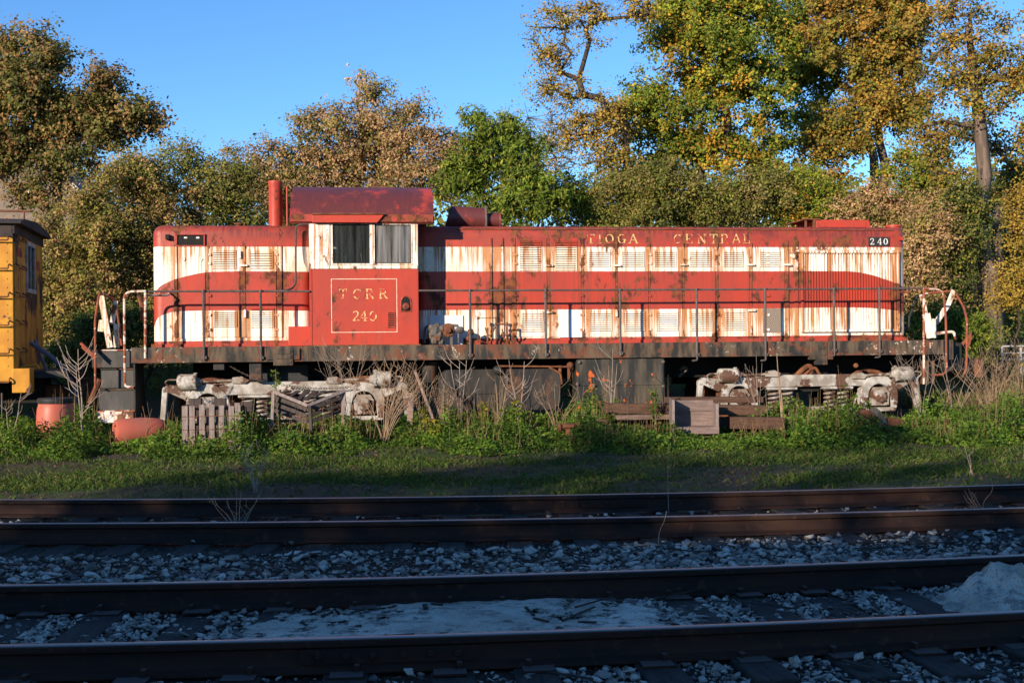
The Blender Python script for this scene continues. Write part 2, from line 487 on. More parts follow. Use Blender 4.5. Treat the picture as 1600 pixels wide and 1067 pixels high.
M['salmon'] = m_speckle('faded_salmon_plastic', (.43, .105, .066), (.38, .13, .09), 2.2, (.30, .085, .06), .63, .45, .05)
M['yellow'] = m_speckle('chipped_caboose_yellow', (.60, .29, .03), (.48, .21, .028), 2.2, (.08, .04, .032), .58, .55, .25)
M['yellowend'] = m_speckle('rusted_caboose_end_yellow', (.56, .27, .03), (.42, .19, .028), 2.2, (.07, .03, .024), .535, .6, .3, (1, 1, .55))
M['roofdark'] = m_speckle('black_caboose_roof', (.03, .026, .026), (.055, .04, .035), 3, (.10, .05, .03), .62, .8, .2)

def m_leaf(name, translucent=.42):
    n = NT(name)
    at = n.node('ShaderNodeAttribute', attribute_name='tint')
    n.set(at.outputs['Color'], .62, spec=.18)
    tl = n.node('ShaderNodeBsdfTranslucent'); n.l.new(at.outputs['Color'], tl.inputs[0])
    mx = n.node('ShaderNodeMixShader'); mx.inputs[0].default_value = translucent
    n.l.new(n.bsdf.outputs[0], mx.inputs[1]); n.l.new(tl.outputs[0], mx.inputs[2]); n.l.new(mx.outputs[0], n.out.inputs[0])
    return n.m
M['leaf'] = m_leaf('leaves')

# ================================================================== the ground
def m_soil():
    n = NT('soil_and_moss'); co = n.coord('Object')
    a = n.noise(co, .55, 6, .62); b = n.noise(co, 3.5, 6, .65); c4 = n.noise(co, 22, 4, .6)
    c = n.mix(n.step(a, .40, .62), (.075, .058, .035), (.05, .078, .02))
    c = n.mix(n.step(b, .50, .66), c, (.055, .042, .032))
    c = n.mix(n.step(c4, .6, .7), c, (.15, .115, .075))
    n.bump(n.math('ADD', b, c4), .6, .03)
    return n.set(c, .95, spec=.15)
M['soil'] = m_soil()
def m_cinder():
    n = NT('dark_cinder_bed'); co = n.coord('Object')
    a = n.noise(co, 1.2, 5, .6); b = n.noise(co, 26, 5, .7)
    c = n.mix(n.step(a, .4, .65), (.018, .014, .012), (.045, .035, .028))
    c = n.mix(n.step(b, .56, .64), c, (.22, .19, .16))
    n.bump(b, .9, .02)
    return n.set(c, .95, spec=.15)
M['cinder'] = m_cinder()

def sheet(name, xs, ys, fz, mat, smooth=True):
    V = []; Fq = []
    nx, ny = len(xs), len(ys)
    for y in ys:
        for x in xs: V.append((x, y, fz(x, y)))
    for j in range(ny - 1):
        for i in range(nx - 1):
            a = j * nx + i; Fq.append((a, a + 1, a + nx + 1, a + nx))
    return np_mesh(name, V, Fq, mat, smooth=smooth)
xs = sorted(set(list(np.round(np.arange(-16, 16.1, .5), 3)) + [-900, -500, -300, -180, -120, -80, -60, -45, -35, -28, -24, -20, 20, 24, 28, 35, 45, 60, 80, 120, 180, 300, 500, 900]))
ys = sorted(set(list(np.round(np.arange(3, 46.1, .5), 3)) + [-300, -150, -80, -50, -35, -25, -18, -12, -8, -4, 0, 50, 56, 64, 75, 90, 110, 140, 180, 240, 350, 500, 800, 1200]))
def gfar(x, y):
    return gz(max(-40, min(40, x)), min(y, 120)) if y > 12 else gz(x, y)
tag(sheet('ground', xs, ys, gfar, M['soil']), kind='structure')

# ------------------------------------------------------------------ two tracks on a gentle curve
def yc(k, x):
    a, b, c = ((6.83, .0976, .0122), (10.70, .040, .0105))[k]
    if abs(x) > 9:
        s = math.copysign(9, x)
        return a + b * s + c * 81 + (b + 2 * c * s) * (x - s)
    return a + b * x + c * x * x
def slope(k, x): return (yc(k, x + .01) - yc(k, x - .01)) / .02
def trackpt(k, x, off):
    s = slope(k, x); l = math.hypot(1, s)
    return x - s / l * off, yc(k, x) + off / l

bx = [x for x in np.arange(-14, 14.01, .35)]
def strip(name, off0, off1, zf, mat, k0=0, k1=1, n=26):
    V = []; Fq = []
    for i, x in enumerate(bx):
        p0 = trackpt(k0, x, off0); p1 = trackpt(k1, x, off1)
        for j in range(n + 1):
            t = j / n; X = p0[0] + (p1[0] - p0[0]) * t; Y = p0[1] + (p1[1] - p0[1]) * t
            V.append((X, Y, zf(X, Y, t)))
    for i in range(len(bx) - 1):
        for j in range(n):
            a = i * (n + 1) + j; Fq.append((a, a + n + 1, a + n + 2, a + 1))
    return np_mesh(name, V, Fq, mat, smooth=True)
def bal_z(x, y, t):
    return -.195 + .014 * wob(x, y, 4.0) - .05 * sstep(.06, 0, t) - .06 * sstep(.9, 1.0, t)
ballast = tag(strip('ballast_bed', -2.3, 1.35, bal_z, M['cinder']), kind='structure')

def m_rail():
    n = NT('rusty_rail_steel'); co = n.coord('Object')
    g = n.node('ShaderNodeNewGeometry'); nx_, ny_, nz_ = n.xyz(g.outputs['Normal'])
    a = n.noise(n.vscale(co, (.6, 3, 3)), 2.2, 5, .6); b = n.noise(co, 12, 4, .6)
    c = n.mix(n.step(a, .4, .65), (.040, .017, .010), (.018, .010, .008))
    c = n.mix(n.step(b, .58, .7), c, (.07, .03, .016))
    worn = n.step(nz_, .80, .97)
    zz = n.xyz(co)[2]; worn = n.math('MULTIPLY', worn, n.step(zz, -.03, -.015))
    c = n.mix(n.math('MULTIPLY', worn, .9), c, (.34, .29, .27))
    n.bump(b, .25, .006)
    return n.set(c, n.math('SUBTRACT', .8, n.math('MULTIPLY', worn, .46)), n.math('MULTIPLY', worn, .7), spec=.3)
M['rail'] = m_rail()
RP = [(-.07, -.170), (.07, -.170), (.07, -.160), (.016, -.140), (.0085, -.12), (.0085, -.055), (.034, -.040), (.0365, -.018), (.036, -.010), (.028, -.003), (.014, 0),
      (-.014, 0), (-.028, -.003), (-.036, -.010), (-.0365, -.018), (-.034, -.040), (-.0085, -.055), (-.0085, -.12), (-.016, -.140), (-.07, -.160)]
def rail(k, off, parent, x0=-15, x1=15):
    V = []; Fq = []; n = len(RP); X = np.arange(x0, x1 + .01, .5)
    for x in X:
        for q, z in RP:
            a, b = trackpt(k, x, off + q); V.append((a, b, z))
    for i in range(len(X) - 1):
        for j in range(n):
            a = i * n + j; b = i * n + (j + 1) % n
            Fq.append((a, b, b + n, a + n))
    o = np_mesh('rail', V, Fq, M['rail'], parent, smooth=True)
    o.data.set_sharp_from_angle(angle=R(40))
    return o
near = tag(empty('railway_track', (0, yc(0, 0), -.17)), 'nearest railway track, with pale sand spilled between its two dark rails', 'railway track')
far = tag(empty('railway_track', (0, yc(1, 0), -.17)), 'farther railway track beside the grass, its two rails close together', 'railway track')
def under(o, parent):
    """parent without moving"""
    o.parent = parent; o.matrix_parent_inverse = Matrix.Translation(parent.location).inverted() if parent.rotation_euler[2] == 0 else (Matrix.Translation(parent.location) @ parent.rotation_euler.to_matrix().to_4x4()).inverted()
    return o
G2 = .7525
rails = []
for k, par in ((0, near), (1, far)):
    for s in (-1, 1):
        rails.append(under(rail(k, s * G2, None), par))
# fishplates bolted to the webs
def fishplate(k, x, off, par, side=-1):
    a, b = trackpt(k, x, off + side * .012); s = math.atan(slope(k, x))
    mb = MB(); y0, y1 = (-.03, 0) if side < 0 else (0, .03)
    mb.prism([(-.46, -.128), (.46, -.128), (.46, -.052), (-.46, -.052)], y0 * .55, y1 * .55)
    for q in (-.36, -.22, -.08, .08, .22, .36):
        mb.lathe((q, side * .012, -.088), (0, side, 0), [(0, .021), (.022, .021), (.026, .014)], 6)
    o = mb.build('joint_bar', M['rail'], None)
    o.location = (a, b, 0); o.rotation_euler = (0, 0, s)
    under(o, par)
fishplate(0, -.72, -G2, near); fishplate(1, -6.2, -G2, far); fishplate(1, .9, G2, far)
# ties
tie_m = None
def ties(k, par, x0, x1, step, zt, jit=.06):
    global tie_m
    x = x0; out = []
    while x < x1:
        xx = x + random.uniform(-jit, jit); a, b = trackpt(k, xx, random.uniform(-.05, .05)); s = math.atan(slope(k, xx)) + random.uniform(-.02, .02)
        if tie_m is None:
            mb = MB(); mb.box(-.115, .115, -1.28, 1.28, -.17, 0); o = mb.build('tie', M['tie'], None, bevel=.012); tie_m = o.data
        else:
            o = bpy.data.objects.new('tie', tie_m); link(o)
            m = o.modifiers.new('bevel', 'BEVEL'); m.width = .012; m.segments = 2
        o.location = (a, b, zt + random.uniform(-.012, .006)); o.rotation_euler = (random.uniform(-.008, .008), random.uniform(-.02, .02), s)
        under(o, par); out.append((a, b, s)); x += step
    return out
TIES = ties(0, near, -4.6, 5.4, .52, -.171)
TIES2 = ties(1, far, -7.0, 7.2, .54, -.178)

plate_m = spike_m = None
def plates(T, par, k):
    global plate_m, spike_m
    for a, b, s in T:
        for sd in (-1, 1):
            x, y = trackpt(k, a, sd * G2)
            if plate_m is None:
                o = MB().prism([(-.09, 0), (.09, 0), (.085, .012), (-.085, .012)], -.17, .17).build('tie_plate', M['rail'], None); plate_m = o.data
                q = MB().box(-.008, .008, -.008, .008, -.03, .04).box(-.014, .014, -.03, .014, .025, .042).build('spike', M['rail'], None); spike_m = q.data; bpy.data.objects.remove(q)
            else: o = link(bpy.data.objects.new('tie_plate', plate_m))
            o.location = (x, y, -.1715); o.rotation_euler = (0, 0, math.atan(slope(k, a)))
            under(o, par)
            for ds, rz in ((-1, math.pi), (1, 0)):
                q = link(bpy.data.objects.new('spike', spike_m), o); q.location = (random.choice((-.05, .05)), ds * .082, random.uniform(-.006, .012)); q.rotation_euler = (random.uniform(-.05, .05), random.uniform(-.05, .05), rz)
plates(TIES, near, 0)

# ------------------------------------------------------------------ sand
def m_sand(dusty=False):
    n = NT('dusty_traction_sand' if dusty else 'pale_traction_sand'); co = n.coord('Object')
    a = n.noise(co, 2.2, 6, .65); b = n.noise(co, 60, 3, .6)
    c = n.mix(n.step(a, .35, .68), (.58, .52, .43), (.34, .30, .245))
    g = n.noise(n.vscale(co, (1, 1.6, 1), (3, 3, 0)), 5.5, 8, .75); c = n.mix(n.math('MULTIPLY', n.step(g, .50, .60), .75), c, (.17, .145, .12))
    c = n.mix(n.step(b, .56, .68), c, (.20, .18, .155))
    n.bump(n.math('ADD', n.math('MULTIPLY', a, 3), b), .5, .02)
    n.set(c, .95, spec=.2)
    if dusty:      # the spill thins out to dust at its edges
        at = n.node('ShaderNodeAttribute', attribute_name='tint')
        e = n.noise(co, 7, 8, .72)
        k = n.math('ADD', n.xyz(at.outputs['Color'])[0], n.math('MULTIPLY', n.math('SUBTRACT', e, .5), 2.6))
        n.put(n.bsdf.inputs['Alpha'], n.step(k, .50, .80))
    return n.m
M['sand'] = m_sand(); M['dust'] = m_sand(True)
def onplane(px, py, z):
    r = ray(px, py); t = (z - HC) / r.z; return Vector((r.x * t, r.y * t, z))
from mathutils import noise as mnoise
def fnoise(x, y): return mnoise.fractal(Vector((x, y, 1.7)), .9, 2.0, 4)
def sandmask(x, y):
    """flat spill between the near rails"""
    c = onplane(745, 952, -.15)
    dx = (x - c.x) / 1.5; off = (y - yc(0, x)); dy = (off - .02 - .10 * sstep(-1.1, .9, x - c.x)) / .70
    return 1 - math.hypot(dx, dy * .9) ** 2 + .65 * fnoise(x * 1.6, y * 2.4) + .35 * fnoise(x * 9, y * 9)
pile_c = onplane(1605, 948, -.15)
def pileh(x, y):
    dx = (x - pile_c.x) / .56; dy = (y - yc(0, x) - .12) / .52
    r = math.hypot(dx, dy) * (1 + .10 * wob(x, y, 7))
    return max(-.1, .30 * (1 - r)) if r > .25 else .30 * .75 + .30 * .25 * (1 - (r / .25) ** 2) * .5
def sand_sheet(name, x0, x1, fz, off0=-.70, off1=.70, st=.03, dust=False):
    V = []; Fq = []; X = np.arange(x0, x1, st); O = np.arange(off0, off1 + .001, st); n = len(O)
    for x in X:
        for o in O:
            a, b = trackpt(0, x, o); V.append((a, b, fz(a, b)))
    V = np.array(V); 
    for i in range(len(X) - 1):
        for j in range(n - 1):
            a = i * n + j; q = (a, a + n, a + n + 1, a + 1)
            if max(V[k][2] for k in q) > -.2: Fq.append(q)
    col = None
    if dust: col = np.array([[min(1, max(0, .5 + .6 * sandmask(*V[q[0]][:2])))] * 3 for q in Fq])
    return np_mesh(name, V, Fq, M['dust' if dust else 'sand'], None, col, smooth=True)
c0 = onplane(745, 952, -.15)
o = sand_sheet('sand_spill', c0.x - 2.1, c0.x + 2.1, lambda x, y: -.164 + .014 * sstep(.1, 1.0, sandmask(x, y)) + .004 * fnoise(x * 3, y * 3) + .004 * fnoise(x * 14, y * 14), dust=True)
tag(o, 'pale flat spill of sand between the rails of the nearest track', 'sand', kind='stuff')
o = sand_sheet('sand_pile', pile_c.x - .8, pile_c.x + 1.0, lambda x, y: -.20 + pileh(x, y) * (1 + .35 * fnoise(x * 5, y * 5)) + .035 * fnoise(x * 11 + 5, y * 11) + .016 * fnoise(x * 30, y * 30), st=.022)
tag(o, 'heaped pile of pale sand inside the nearest track at right', 'sand', kind='stuff')

# ------------------------------------------------------------------ ballast stones
def m_stone():
    n = NT('limestone_ballast'); co = n.coord('Object')
    at = n.node('ShaderNodeAttribute', attribute_name='tint')
    oi = n.node('ShaderNodeObjectInfo')
    a = n.noise(co, 30, 5, .65)
    c = n.mix(n.step(a, .35, .7), (.60, .55, .47), (.30, .27, .23))
    c = n.mix(n.math('MULTIPLY', n.math('POWER', oi.outputs['Random'], 2.0), .7), c, (.14, .11, .09))
    n.bump(a, .5, .01)
    return n.set(c, .9, spec=.25)
M['stone'] = m_stone()
def m_stone2():
    n = NT('limestone_ballast_mass'); co = n.coord('Object')
    at = n.node('ShaderNodeAttribute', attribute_name='tint')
    a = n.noise(co, 30, 5, .65)
    c = n.mix(n.step(a, .35, .7), at.outputs['Color'], n.mix(.5, at.outputs['Color'], (.10, .09, .085)))
    return n.set(c, .9, spec=.25)
M['stonemass'] = m_stone2()
ROCK = []
for i in range(12):
    bm = bmesh.new()
    sx, sy, sz = random.uniform(.8, 1.25), random.uniform(.65, 1.0), random.uniform(.45, .75)
    for _ in range(10):
        p = Vector((random.gauss(0, 1), random.gauss(0, 1), random.gauss(0, 1))).normalized() * random.uniform(.42, .52)
        bm.verts.new((p.x * sx, p.y * sy, p.z * sz))
    r = bmesh.ops.convex_hull(bm, input=bm.verts)
    bmesh.ops.delete(bm, geom=[g for g in r['geom_unused'] if isinstance(g, bmesh.types.BMVert)], context='VERTS')
    bmesh.ops.triangulate(bm, faces=bm.faces)
    me = bpy.data.meshes.new('stone'); bm.to_mesh(me); bm.free(); me.materials.append(M['stone'])
    Va = np.array([v.co[:] for v in me.vertices]); Fa = np.array([p.vertices[:] for p in me.polygons])
    ROCK.append((me, Va, Fa))
def on_tie(x, y, T, w=.15):
    for a, b, s in T:
        dx, dy = x - a, y - b; q = dx * math.cos(s) + dy * math.sin(s); h = -dx * math.sin(s) + dy * math.cos(s)
        if abs(q) < w and abs(h) < 1.3: return True
    return False
stones = []
def scatter(n, xr, offr, k, size, dens, zb=-.19, ties_=None):
    c = 0; tries = 0
    while c < n and tries < n * 8:
        tries += 1
        x = random.uniform(*xr); off = random.uniform(*offr); X, Y = trackpt(k, x, off)
        if abs(X) > Y * .47 + .4: continue
        if random.random() > dens(X, Y, off): continue
        if ties_ and on_tie(X, Y, ties_, .125) and random.random() < .93: continue
        s = random.choice(size) * random.uniform(.8, 1.25)
        stones.append((X, Y, zb + random.uniform(.0, .5) * s * .4 + .012 * wob(X, Y, 4), s)); c += 1
def d_in(X, Y, off):
    if sandmask(X, Y) > .35: return .42
    if pileh(X, Y) > .0: return 0.02
    if abs(abs(off) - .7525) < .10: return 0
    return .75 + .45 * wob(X, Y, 2.2) + .3
def d_mid(X, Y, off):
    near3 = sstep(2.1, 1.15, off)       # thins out towards the far track
    return min(1, (.25 + .85 * near3) * (.55 + .7 * wob(X, Y, 1.3) + .25)) if off > .86 else 0
S1 = [.022, .026, .03, .034, .038, .042, .048, .055, .07]
scatter(5200, (-4.6, 5.4), (-.70, .66), 0, S1, d_in, -.185, TIES)
scatter(3400, (-4.2, 5.2), (-2.1, -.80), 0, S1, lambda X, Y, o: .25 + .8 * max(0, wob(X, Y, 1.9) + .15) + .25 * (X > 0), -.195, TIES)
scatter(14000, (-5.6, 6.6), (.86, 2.75), 0, S1 + [.1], d_mid, -.19)
scatter(500, (-6.2, 7), (-.66, .66), 1, [.03, .04, .05, .07], lambda X, Y, o: .3 + .5 * wob(X, Y, 1.0), -.195)
scatter(260, (-6.5, 7), (.84, 1.5), 1, [.02, .03, .04], lambda X, Y, o: .4 + .5 * wob(X, Y, 1.0), -.20)
# a few larger single stones of the photograph
for px, py, s in ((1340, 1022, .10), (447, 1042, .12), (640, 1046, .085), (52, 986, .09), (205, 888, .13), (455, 845, .10), (735, 828, .08), (300, 845, .08), (1240, 1030, .09), (985, 1045, .08)):
    p = onplane(px, py, -.15); stones.append((p.x, p.y, -.16, s))
stones.sort(key=lambda s: -s[3] / s[1])
def qrot():
    from mathutils import Euler
    return Euler((random.uniform(-.5, .5), random.uniform(-.5, .5), random.uniform(0, 6.28)))
for X, Y, Z, s in stones[:300]:
    me, _, _ = random.choice(ROCK)
    o = bpy.data.objects.new('stone', me); link(o, ballast); o.location = (X, Y, Z); o.scale = (s, s, s); o.rotation_euler = qrot()
Vs = []; Fs = []; Cs = []; b = 0
for X, Y, Z, s in stones[300:]:
    _, Va, Fa = random.choice(ROCK)
    Rm = np.array(qrot().to_matrix()); Vs.append((Va * s) @ Rm.T + np.array((X, Y, Z))); Fs.append(Fa + b); b += len(Va)
    g = random.uniform(.4, 1.05); w = random.choice([(.60, .55, .47)] * 4 + [(.30, .25, .21), (.17, .165, .16)])
    Cs.append(np.tile(np.array(w) * g, (len(Fa), 1)))
o = np_mesh('gravel', np.concatenate(Vs), np.concatenate(Fs), M['stonemass'], ballast, np.concatenate(Cs))
tag(o, kind='stuff')

# bark chips, splinters and twigs lying on the ballast
mb = MB(); rr_ = random.Random(4)
for _ in range(420):
    k = rr_.choice((0, 0, 0, 1)); x = rr_.uniform(-5, 5.6); off = rr_.uniform(-2.0, 2.6) if k == 0 else rr_.uniform(-.6, 1.6)
    if min(abs(off - G2), abs(off + G2)) < .09: continue
    X, Y = trackpt(k, x, off); a = rr_.uniform(0, 3.14); l = rr_.choice((.03, .05, .05, .09, .2)) * rr_.uniform(.6, 1.3); z = -.150 if abs(off) < .7 else -.165
    mb.beam((X - l * math.cos(a), Y - l * math.sin(a), z + rr_.uniform(-.004, .012)), (X + l * math.cos(a), Y + l * math.sin(a), z + rr_.uniform(-.004, .02)), rr_.uniform(.006, .018) if l > .08 else rr_.uniform(.015, .035), .008)
o = mb.build('splinters', M['tie'], ballast); tag(o, kind='stuff')

# ================================================================== the locomotive
loco = tag(empty('locomotive', ORG, TH), 'long red and cream rusting diesel locomotive standing on the weedy siding', 'locomotive')
VC, VH, VS, VT = 0.0, .60, -.03, .30
VMID = 1.5
ZDECK = LZ(539, VS, 650)
ZSILLB = LZ(561.5, VS, 650)
def P(px, py, v):
    u, z = L(px, py, v); return Vector((u, v, z))
def bev_box(name, mat, parent, x0, x1, y0, y1, z0, z1, off, sel, seg=5, smooth=True):
    bm = bmesh.new(); bmesh.ops.create_cube(bm, size=1)
    for v in bm.verts: v.co = ((x0 + x1) / 2 + v.co.x * (x1 - x0), (y0 + y1) / 2 + v.co.y * (y1 - y0), (z0 + z1) / 2 + v.co.z * (z1 - z0))
    es = [e for e in bm.edges if sel((e.verts[0].co + e.verts[1].co) / 2, e)]
    bmesh.ops.bevel(bm, geom=es, offset=off, segments=seg, profile=.5, affect='EDGES')
    me = bpy.data.meshes.new(name); bm.to_mesh(me); bm.free(); me.materials.append(mat)
    if smooth:
        me.polygons.foreach_set('use_smooth', [True] * len(me.polygons)); me.set_sharp_from_angle(angle=R(30))
    return link(bpy.data.objects.new(name, me), parent)
ZROOF = LZ(356, 1.0)
uS0, uS1 = LU(238, VH), LU(486, VH)
uL0, uL1 = LU(652, VH), LU(1417, VH)
ZH0 = ZDECK - .02
def topsel(zt): return lambda c, e: c.z > zt - .01 or abs(e.verts[0].co.z - e.verts[1].co.z) > .5
bev_box('short_hood', M['hood'], loco, uS0, uS1, VH, 2.4, ZH0, ZROOF, .17, topsel(ZROOF))
bev_box('long_hood', M['hood'], loco, uL0, uL1, VH, 2.4, ZH0, ZROOF, .17, topsel(ZROOF))
# gutter line along the long hood roof and seams
mb = MB(); mb.box(uL0 + .75, uL1 - .25, VH + .01, VH + .03, LZ(358.5, VH), LZ(357, VH)); mb.build('roof_seam', M['rust'], loco)

# --- hood doors
def px_rect(x0, x1, y0, y1, v):
    return LU(x0, v), LU(x1, v), L((x0 + x1) / 2, y1, v)[1], L((x0 + x1) / 2, y0, v)[1]
def louvre_mesh(x0, x1, y0, y1, v, n):
    u0, u1, z0, z1 = px_rect(x0, x1, y0, y1, v); mb = MB(); h = (z1 - z0) / n
    for i in range(n):
        b = z0 + h * i
        vs = []
        for u in (u0, u1):
            vs += [(u, v + .004, b + h * 1.0), (u, v - .020, b + h * .30), (u, v - .016, b + h * .22), (u, v + .004, b + h * .22)]
        mb.add(vs, [(0, 1, 2, 3), (7, 6, 5, 4), (0, 4, 5, 1), (1, 5, 6, 2), (2, 6, 7, 3), (3, 7, 4, 0)])
    # frame lip
    e = .012
    mb.box(u0 - e, u0, v - .012, v + .01, z0, z1); mb.box(u1, u1 + e, v - .012, v + .01, z0, z1); mb.box(u0 - e, u1 + e, v - .012, v + .01, z1, z1 + e)
    return mb
def recess(x0, x1, y0, y1, v):
    u0, u1, z0, z1 = px_rect(x0, x1, y0, y1, v)
    return MB().box(u0, u1, v - .002, v + .01, z0, z1)
def hood_door(x0, x1, y0, y1, louvres, latch=None, label=None):
    u0, u1, z0, z1 = px_rect(x0, x1, y0, y1, VH)
    d = MB().box(u0, u1, VH - .018, VH + .01, z0, z1).build('hood_door', M['door'], loco, bevel=.006)
    for (a, b, c, e, n) in louvres:
        vl = VH - .020
        recess(a, b, c, e, vl).build('louvre_backing', M['rust'], d)
        louvre_mesh(a, b, c, e, vl - .003, n).build('louvre', M['door'], d)
    if latch:
        for (lx, ly, kind) in latch:
            p = P(lx, ly, VH - .03)
            if kind == 'bar': MB().box(p.x - .07, p.x + .07, p.y - .05, p.y + .012, p.z - .018, p.z + .018).build('latch', M['whitemetal'], d, bevel=.006)
            else: MB().box(p.x - .018, p.x + .018, p.y - .05, p.y + .012, p.z - .07, p.z + .07).build('latch', M['whitemetal'], d, bevel=.006)
    # hinges
    return d
YT, YB = 372, 526
LO = (488, 518)
hood_door(807, 855, YT, YB, [(813, 846, 377, 423, 13), (815, 848, 488, 518.5, 9)], [(858, 415, 'bar')])
hood_door(860, 908, YT, YB, [(868.5, 901, 377, 423, 13)], [(859, 488, 'bar')])
hood_door(913, 962, 389, YB, [(920.6, 952.7, 393, 417, 8), (922, 954.5, 487.5, 517.5, 9)])
hood_door(966, 1013, 389, YB, [(973, 1006, 393, 417, 8), (975, 1006.6, 487.5, 517.5, 9)], [(964, 415, 'bar'), (963, 489, 'up')])
hood_door(1017, 1066, 389, YB, [(1024, 1056, 393, 417, 8), (1026, 1058, 487, 517, 9)])
hood_door(1070, 1118, 389, YB, [(1078.6, 1111, 393, 417, 8), (1080, 1112, 487, 517, 9)], [(1068, 414, 'bar')])
hood_door(1123, 1171, 389, YB, [(1131, 1161, 393, 417, 8), (1132, 1163.6, 486.5, 516.5, 9)])
d = hood_door(1176, 1226, 389, YB, [(1189, 1219, 393, 417, 8)], [(1173, 414, 'bar'), (1230, 414, 'bar'), (1174, 485, 'bar')])
u0, u1, z0, z1 = px_rect(1191, 1220, 482, 520, VH); MB().box(u0, u1, VH - .024, VH - .016, z0, z1).build('mesh_screen', M['mesh'], d)
# the plain white lower panel of the second door
u0, u1, z0, z1 = px_rect(873, 910, 484, 527, VH); MB().box(u0, u1, VH - .026, VH - .016, z0, z1).build('cover_panel', M['whitepanel'], loco)
hood_door(327, 375, 389, 527, [(334, 369, 392, 420, 8), (334, 369, 486, 511, 8)], [(375, 398, 'up'), (383, 490, 'up')])
hood_door(385, 432, 389, 527, [(392, 426, 393, 420, 7), (393, 427, 482, 512, 9)], [(381, 415, 'bar')])
u0, u1, z0, z1 = px_rect(279, 321, 367, 529, VH); d = MB().box(u0, u1, VH - .012, VH + .01, z0, z1).build('hood_door', M['door'], loco, bevel=.005)
u0, u1, z0, z1 = px_rect(278, 319.5, 367.5, 383.5, VH)
mb = MB(); e = .02
mb.box(u0 - e, u1 + e, VH - .05, VH - .012, z1, z1 + e); mb.box(u0 - e, u1 + e, VH - .03, VH - .012, z0 - e, z0); mb.box(u0 - e, u0, VH - .04, VH - .012, z0, z1); mb.box(u1, u1 + e, VH - .04, VH - .012, z0, z1)
nb = mb.build('number_light_box', M['redrust'], loco)
MB().box(u0, u1, VH - .016, VH - .011, z0, z1).build('dark_opening_sheet', M['dark'], nb)  # near-black sheet paints the shade inside the opening
for q in (290, 309):
    p = P(q, 371.5, VH - .02); MB().box(p.x - .028, p.x + .028, p.y - .006, p.y + .006, p.z - .014, p.z + .014).build('bulb', M['whiteletter'], nb)
for q in (287, 314):
    p = P(q, 405, VH - .01); MB().lathe(p, (0, -1, 0), [(0, .032), (.02, .032), (.022, .02), (.01, .018)], 12).build('lifting_ring', M['whitemetal'], loco)
# rusty posts between doors
for a, b, c in ((272, 277.5, 384), (322, 327, 384), (376, 384, 384), (433, 441, 384), (765, 769, 372), (782, 787, 372), (800, 806, 372), (855.5, 859.5, 372), (908.5, 912.5, 372), (962.5, 965.5, 372), (1013.5, 1016.5, 380), (1066.5, 1069.5, 380), (1118.5, 1122.5, 380), (1171.5, 1175.5, 380), (1226.5, 1232, 376), (1241, 1247, 376)):
    u0, u1, z0, z1 = px_rect(a, b, c, 527, VH)
    MB().box(u0, u1, VH - .027, VH + .01, z0, z1).build('door_post', M['post'], loco, bevel=.004)
# rusty base strip
for a, b in ((236, 450), (724, 1417)):
    u0, u1 = LU(a, VH), LU(b, VH); MB().box(u0, u1, VH - .03, VH + .01, ZDECK, ZDECK + .06).build('base_strip', M['redrust'], loco)
# rivet-like hinges
for q in (806, 909.5, 1015, 1120.5, 1200, 327, 432):
    for y_ in (398, 412, 462, 492, 515):
        p = P(q, y_, VH - .03); MB().box(p.x - .035, p.x + .035, p.y - .012, p.y + .01, p.z - .022, p.z + .022).build('hinge', M['post'], loco)

# --- radiator shutters
u0, u1, z0, z1 = px_rect(1254, 1400, 396, 514.5, VH)
rad = MB(); e = .05
for (a, b, c, d_) in ((u0 - e, u1 + e, z1, z1 + e), (u0 - e, u1 + e, z0 - e, z0), (u0 - e, u0, z0, z1), (u1, u1 + e, z0, z1)):
    rad.box(a, b, VH - .07, VH + .01, c, d_)
rad = rad.build('radiator_frame', M['grid'], loco, bevel=.008)
MB().box(u0, u1, VH - .006, VH + .01, z0, z1).build('radiator_backing', M['grid'], rad)
N = 34; w = (u1 - u0) / N
slat0 = None
for i in range(N):
    a = u0 + w * i
    poly = [(a + w * .1, VH - .008), (a + w * .22, VH - .036), (a + w * .72, VH - .036), (a + w * .86, VH - .008)]
    vs = [(x, y, z0 + .004) for x, y in poly] + [(x, y, z1 - .004) for x, y in poly]
    MB().add(vs, [(3, 2, 1, 0), (4, 5, 6, 7)] + [(j, (j + 1) % 4, 4 + (j + 1) % 4, 4 + j) for j in range(4)]).build('shutter_slat', M['grid'], rad)
u0, u1, z0, z1 = px_rect(1243, 1403, 391, 394.5, VH); MB().box(u0, u1, VH - .05, VH + .01, z0, z1).build('drip_moulding', M['grid'], loco, bevel=.006)
p = P(1240, 399, VH - .02); MB().lathe(p, (0, -1, 0), [(0, .075), (.03, .07), (.06, .045), (.07, .02)], 14).build('cap', M['whitemetal'], loco, smooth=True)

